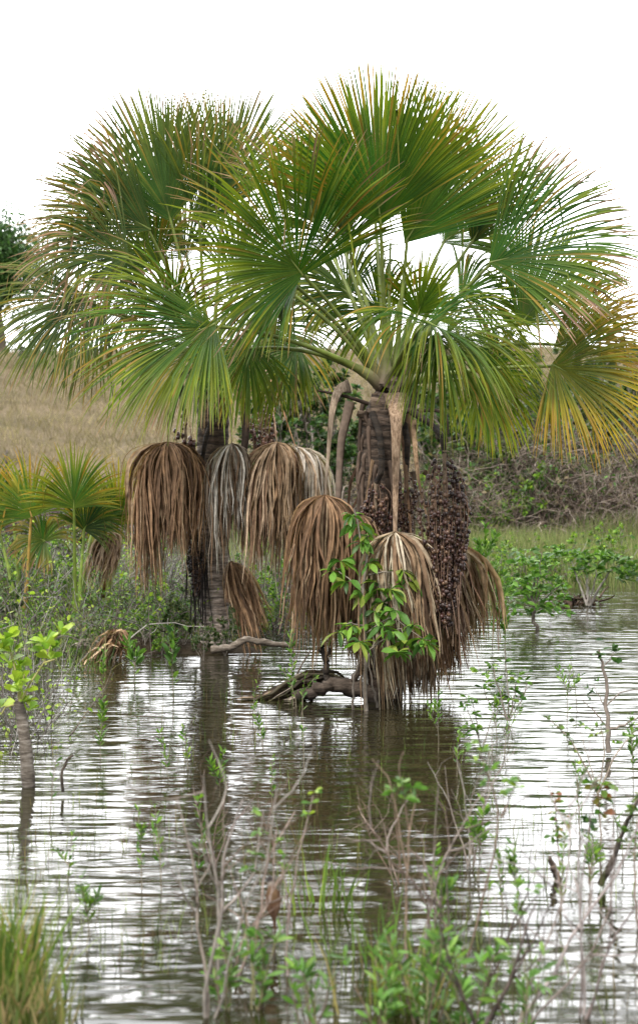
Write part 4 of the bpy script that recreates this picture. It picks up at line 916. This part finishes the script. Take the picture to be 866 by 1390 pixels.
def clump(label,px,py,n,h,rx,ry,cols=GG,w=.006,lean=.22):
    c=wat(px,py); S=c+np.stack([rng.normal(0,rx,n),rng.normal(0,ry,n),np.full(n,-.03)],-1); D=np.stack([rng.normal(0,lean,n),rng.normal(0,lean,n),np.ones(n)],-1)
    P=grow(S,D,h*U(.4,1.15,n),7,.08,-.5); T=nz(np.gradient(P,axis=1)); a=U(-.9,.9,n); lat=np.broadcast_to(np.stack([np.cos(a),np.sin(a),0*a],-1)[:,None],P.shape); nr=np.cross(lat,T)
    b=MB(); b.ribbons(P,lat,nr,(w*U(.6,1.3,n))[:,None]*np.array([.7,1,1,.9,.7,.45,.1])[None],.4,pigment(n,cols,.25)); return tag(b.build('grass_clump',M['grass']),label,'grass clump')
clump('thick green grass clump in the bottom left corner',2,1360,260,.56,.09,.15)
clump('lower straw-tinged grass clump right of the corner clump',45,1395,130,.30,.08,.08,((.17,.18,.06),(.26,.2,.1),(.10,.14,.04)))
clump('wispy grass in the water under the middle of the palm reflections',455,1235,22,.4,.10,.1,cols=GG[:3],lean=.1)
clump('tall thin grass tuft left of the leafy foreground mass',505,1300,22,.45,.12,.1,cols=((.08,.17,.04),(.12,.2,.05)),lean=.12,w=.004)
clump('fine grass around the foot of the leafy foreground mass',560,1370,60,.4,.13,.08)
# leafy plants along the bottom
HB=((.11,.23,.05),(.15,.29,.07),(.08,.17,.04),(.2,.32,.08))
def herb(label,px,py,h,**kw):
    k=dict(h=h,spread=.5,n0=16,n1=0,n2=0,nwh=90,per=3,leafL=.085,wr=.13,cols=HB,r0=.006,obov=.1,up=.8,lo=.15,kk=5,curl=.1,open_=.8,tcols=((.2,.19,.1),(.16,.12,.09))); k.update(kw)
    k['nwh']=int(k['nwh']*.55); k['n0']=max(7,int(k['nwh']/9))
    return plant('leafy_herb',wat(px,py),label,'herb','leafy herbs along the bottom of the view',**k)
herb('dense leafy herb at the bottom centre, left part of the large green mass',510,1400,.42,nwh=80)
herb('dense leafy herb in the middle of the large green mass',575,1400,.52,nwh=90,spread=.6)
herb('leafy herb at the right end of the large green mass',635,1400,.44,nwh=75)
herb('leafy herb behind the large green mass',600,1310,.30,nwh=45)
herb('leafy herb at the bottom under the bird',352,1370,.42,nwh=50,spread=.3)
herb('leafy herb left of the bird perch with paler stems',306,1370,.40,nwh=45,spread=.3)
herb('small herb between the bird and the large green mass',420,1400,.35,nwh=50)
herb('low leafy herb at the bottom right, under bare branches',700,1400,.42,nwh=50)
# single tall shoots, blurred in front
def shoot(label,pts,d,cl,leafL=.085,wr=.2,cols=HB,r=.006,tcol=(.22,.16,.12),per=8,**kw):
    return staked('tall_shoot',label,'shoot',d,[([(x,y,d) for x,y in pts],r)]+[([(x,y,d) for x,y in q],r*.7) for q in kw.pop('extra',[])],[(x,y,d)+tuple(rest) for x,y,*rest in cl],r=r,leafL=leafL,wr=wr,cols=cols,per=per,tcol=tcol,group='tall shoots nearest the viewer',**kw)
RD=((.30,.12,.06),(.2,.18,.05),(.12,.2,.04))
shoot('shoot with blurred green whorls hanging over the dark reflection',[(560,1400),(548,1250),(556,1120),(566,1080)],8.6,[(545,1062,9),(560,1070,9),(535,1075,8),(550,1085,8)],extra=[[(552,1180),(530,1060),(505,1030)],[(556,1130),(540,1040),(548,1020)]],leafL=.07)
shoot('shoot with pale narrow leaves over the open water right of centre',[(610,1400),(660,1200),(680,1110),(665,1060),(650,1020)],9.2,[(640,1010,7),(655,1020,7),(645,1035,7),(665,1045,7),(690,1060,8),(700,1070,7),(686,1078,8),(660,1060,6)],cols=HB+YG[:1],leafL=.065,extra=[[(680,1110),(695,1075),(705,1050)]])
shoot('reddish-tipped spike standing in the water on the right',[(760,1215),(757,1160),(753,1080)],10.6,[(753,1078,7,.7),(754,1090,8),(756,1102,8),(757,1115,8),(758,1128,8),(757,1142,7),(770,1118,5),(772,1110,6),(750,1135,6)],cols=RD+LG,leafL=.055,wr=.25)
shoot('shoot with a reddish and green crown near the right edge',[(815,1200),(814,1140),(812,1075)],10.8,[(808,1070,8),(814,1072,8),(802,1064,7),(822,1066,7),(816,1085,8),(812,1096,7),(818,1105,5)],cols=RD+LG[:2],leafL=.075,wr=.26)
shoot('small dark paired-leaf plant right of the reddish spike',[(800,1200),(799,1150),(801,1110)],10.9,[(798,1112,6),(803,1116,6),(800,1128,4)],cols=DG,leafL=.06,wr=.28)
shoot('leafy shoot cut by the right edge',[(866,1260),(860,1180),(864,1110)],10,[(860,1100,8),(868,1080,8),(856,1130,8),(866,1150,8),(850,1145,7),(860,1165,6)],cols=LG+OG,leafL=.075)
shoot('thin leafy twig crossing in front of the lower right branches',[(640,1400),(690,1270),(715,1215),(720,1190)],8.9,[(720,1185,7),(712,1200,7),(722,1210,6),(706,1225,6),(740,1205,4),(700,1240,5)],leafL=.06,tcol=(.07,.05,.045),extra=[[(690,1270),(720,1225),(745,1200)],[(655,1360),(690,1240),(680,1190)]])
shoot('green-tipped stem rising left of the bird',[(300,1400),(296,1280),(304,1150),(330,1085)],9.0,[(345,1160,6),(338,1180,6),(352,1130,6),(343,1100,5)],extra=[[(300,1240),(345,1190),(358,1100)]],leafL=.055,tcol=(.3,.26,.24),r=.009)
shoot('short yellow-tipped stem right of the bird',[(392,1400),(388,1280),(400,1180),(425,1080)],9.1,[(427,1075,6),(422,1090,6),(418,1105,6),(385,1140,7),(386,1160,7),(384,1175,6)],extra=[[(396,1260),(386,1200),(386,1130)]],leafL=.05,cols=YG+LG,tcol=(.28,.22,.2))
# bare branches
def bare(label,px,py,n0,h,lean,seed_tilt=.35,r=.008,cols=TW,n1=8,n2=10):
    return plant('bare_branches',wat(px,py),label,'branches','leafless stems in the foreground',h=h,spread=seed_tilt,n0=n0,n1=n1,n2=n2,nwh=0,r0=r,up=.3,lean=lean,tcols=cols,wob=.22)
bare('grey forked bare stems at the bottom left of the bird',285,1380,3,1.15,(.05,0),r=.008,n1=9)
bare('brownish bare stems left of the grey forked ones',318,1330,4,.95,(-.12,0),n1=10,cols=((.2,.14,.11),(.26,.2,.17)))
bare('thin brown bare stems behind the large green mass',590,1330,4,1.15,(0,0),n1=14,n2=20,cols=((.16,.12,.1),(.24,.2,.18)))
bare('long pale bare stems leaning right in the lower right corner',690,1400,3,1.3,(.6,0),r=.008,n1=9,cols=((.28,.24,.23),(.22,.18,.16)))
bare('dark bare stems rising before the right-hand shoots',650,1400,3,.85,(.35,0),r=.009,cols=((.07,.05,.045),(.13,.1,.09)))
bare('pale purple-grey bare stems at the right edge',790,1380,4,1.1,(.25,0),r=.007,n1=12,cols=((.3,.26,.25),(.2,.16,.15)))
bare('fine bare stems in the water below the whorled shrub',640,1180,5,.85,(.05,0),r=.006,n1=14,n2=24)
bare('fine brown stems in the shadowy water under the taller palm',545,1200,5,.75,(-.15,0),r=.005,n1=12,n2=18,cols=((.17,.12,.09),(.22,.17,.14)))
bare('sparse brown stems standing in water under the ringed trunk',290,1180,5,.7,(-.05,0),r=.005,n1=10,n2=14,cols=((.17,.12,.1),(.22,.17,.15)))
log('driftwood','broken grey branch poking out of the water at the lower right',[(815,1200,10.9),(832,1165,10.8),(848,1120,10.6),(866,1085,10.4)],.02,.010,(.9,.85,.8),n=20)
log('driftwood','thick dark stub in the water beside the reddish spike',[(757,1195,11.1),(750,1175,11.1),(744,1165,11.1)],.022,.014,(.5,.42,.38))
# bird
d=9.6
loc=W(371,1243,d); r=empty('bird',W(371,1232,d),'small brown bird with a dark head seen from behind, perched on a stem','bird')
path=np.array([W(*p) for p in ((373,1262,d+.0),(372.5,1250,d),(372,1243,d),(371.5,1234,d),(371,1226,d),(370.5,1218,d-.005),(370,1210,d-.008),(369,1204,d-.008),(368,1199,d-.004),(367,1195,d),(366.5,1191.5,d),(366.3,1189,d))])
rad=np.array([.006,.009,.011,.018,.026,.030,.028,.022,.0185,.0185,.013,.003])
bc=np.array([(.10,.06,.04)]*3+[(.16,.09,.055)]*2+[(.17,.105,.06)]*2+[(.14,.09,.06)]+[(.25,.22,.19)]+[(.035,.03,.028)]*3)
b=MB(); b.tubes(path,rad,18,bc[None],flat=.85); b.build('body',M['feather'],r)
for sx in (-1,1):
    o=W(371+sx*6.5,1222,d-.012); w_=np.array([W(371+sx*6,1209,d-.015),o,W(371+sx*5,1235,d-.022),W(372+sx*2,1247,d-.012)]); b=MB(); b.tubes(w_,[.010,.017,.014,.003],10,(.105,.062,.04),flat=.5); b.build('wing',M['feather'],r)
b=MB(); hd=W(367,1195,d); b.tubes(np.array([hd+np.array([-.010,.010,.001]),hd+np.array([-.022,.022,-.001]),hd+np.array([-.030,.031,-.003])]),[.006,.004,.0008],8,(.03,.027,.025)); b.build('beak',M['feather'],r)
for sx in (-1,1):
    b=MB(); b.add(hd+np.array([sx*.018,-.001,.002])+ico()[0]*.0035,ico()[1],ico()[2],(.01,.01,.01)); b.build('eye',M['fruit'],r)
    b=MB(); s=W(371+sx*2,1238,d); b.tubes(np.stack([s,s+np.array([0,.005,-.018])]),[.003,.0025],6,(.06,.05,.045)); b.build('leg',M['feather'],r)
log('perch_stem','thin stem on which the small bird perches',[(366,1420,9.55),(368,1330,9.6),(374,1262,9.61),(372,1246,9.612),(385,1180,9.64),(420,1120,9.7)],.006,.003,(.8,.65,.55),'stem')
# ------------------------------------------------------------------ light, sky, camera
sc=bpy.context.scene
w=bpy.data.worlds.new("World"); sc.world=w; w.use_nodes=True; nt=w.node_tree; nt.nodes.clear()
SUN_EL, SUN_AZ = math.radians(52), math.radians(200)
out=N(nt,'ShaderNodeOutputWorld'); bg=N(nt,'ShaderNodeBackground'); bg.inputs[1].default_value=.12
sky=N(nt,'ShaderNodeTexSky'); sky.sky_type='NISHITA'; sky.sun_disc=False; sky.sun_elevation=SUN_EL; sky.sun_rotation=SUN_AZ; sky.dust_density=3; sky.air_density=1
hs=N(nt,'ShaderNodeHueSaturation'); hs.inputs['Saturation'].default_value=.15; nt.links.new(sky.outputs[0],hs.inputs['Color'])
tc=N(nt,'ShaderNodeTexCoord'); mp=N(nt,'ShaderNodeMapping'); mp.inputs['Scale'].default_value=(1,1,3); nt.links.new(tc.outputs['Generated'],mp.inputs[0])
no=N(nt,'ShaderNodeTexNoise'); no.inputs['Scale'].default_value=1.6; no.inputs['Detail'].default_value=6; nt.links.new(mp.outputs[0],no.inputs['Vector'])
cr=N(nt,'ShaderNodeValToRGB'); e=cr.color_ramp.elements; e[0].position=.3; e[0].color=(7.0,7.2,7.5,1); e[1].position=.7; e[1].color=(10.5,10.5,10.5,1)
nt.links.new(no.outputs[0],cr.inputs[0])
mx=N(nt,'ShaderNodeMix',data_type='RGBA'); mx.inputs[0].default_value=.8
nt.links.new(hs.outputs[0],mx.inputs[6]); nt.links.new(cr.outputs[0],mx.inputs[7])
# thin bright cloud high in front of the viewer
vd=N(nt,'ShaderNodeVectorMath',operation='DOT_PRODUCT'); vd.inputs[1].default_value=tuple(nz([-.30,.82,.48])); nt.links.new(tc.outputs['Generated'],vd.inputs[0])
gm=N(nt,'ShaderNodeMapRange',interpolation_type='SMOOTHSTEP'); gm.inputs[1].default_value=.55; gm.inputs[2].default_value=1.0; gm.inputs[3].default_value=.9; gm.inputs[4].default_value=3.6; nt.links.new(vd.outputs['Value'],gm.inputs[0])
ml=N(nt,'ShaderNodeVectorMath',operation='SCALE'); nt.links.new(mx.outputs[2],ml.inputs[0]); nt.links.new(gm.outputs[0],ml.inputs['Scale'])
nt.links.new(ml.outputs[0],bg.inputs[0]); nt.links.new(bg.outputs[0],out.inputs[0])
ld=bpy.data.lights.new('sun','SUN'); ld.energy=2.6; ld.angle=math.radians(10); ld.color=(1,.955,.88)
lo=bpy.data.objects.new('sun',ld); C.objects.link(lo)
# the sun stands behind the viewer, a little to the left, under thin cloud
sd=np.array([math.sin(SUN_AZ)*math.cos(SUN_EL), math.cos(SUN_AZ)*math.cos(SUN_EL), math.sin(SUN_EL)])
import mathutils
lo.rotation_euler=mathutils.Vector(sd).to_track_quat('Z','Y').to_euler(); lo.location=(0,0,30)
cd=bpy.data.cameras.new('camera'); co=bpy.data.objects.new('camera',cd); C.objects.link(co); sc.camera=co
co.location=(0,0,CAMH); co.rotation_euler=(math.radians(90),0,0)
cd.sensor_fit='VERTICAL'; cd.sensor_height=36; cd.lens=36*F/1390; cd.shift_y=(HOR-695)/1390; cd.clip_end=3000; cd.clip_start=.1
cd.dof.use_dof=True; cd.dof.focus_distance=19.5; cd.dof.aperture_fstop=2.6
sc.view_settings.view_transform='Standard'; sc.view_settings.look='None'; sc.view_settings.gamma=1; sc.view_settings.exposure=0.6
sc.cycles.max_bounces=6; sc.cycles.diffuse_bounces=3; sc.cycles.glossy_bounces=3; sc.cycles.transmission_bounces=4; sc.cycles.transparent_max_bounces=4
sc.cycles.use_denoising=True; sc.cycles.denoiser='OPENIMAGEDENOISE'; sc.cycles.sample_clamp_indirect=6; sc.cycles.use_adaptive_sampling=True; sc.cycles.adaptive_threshold=.015
sc.cycles.caustics_reflective=False; sc.cycles.caustics_refractive=False
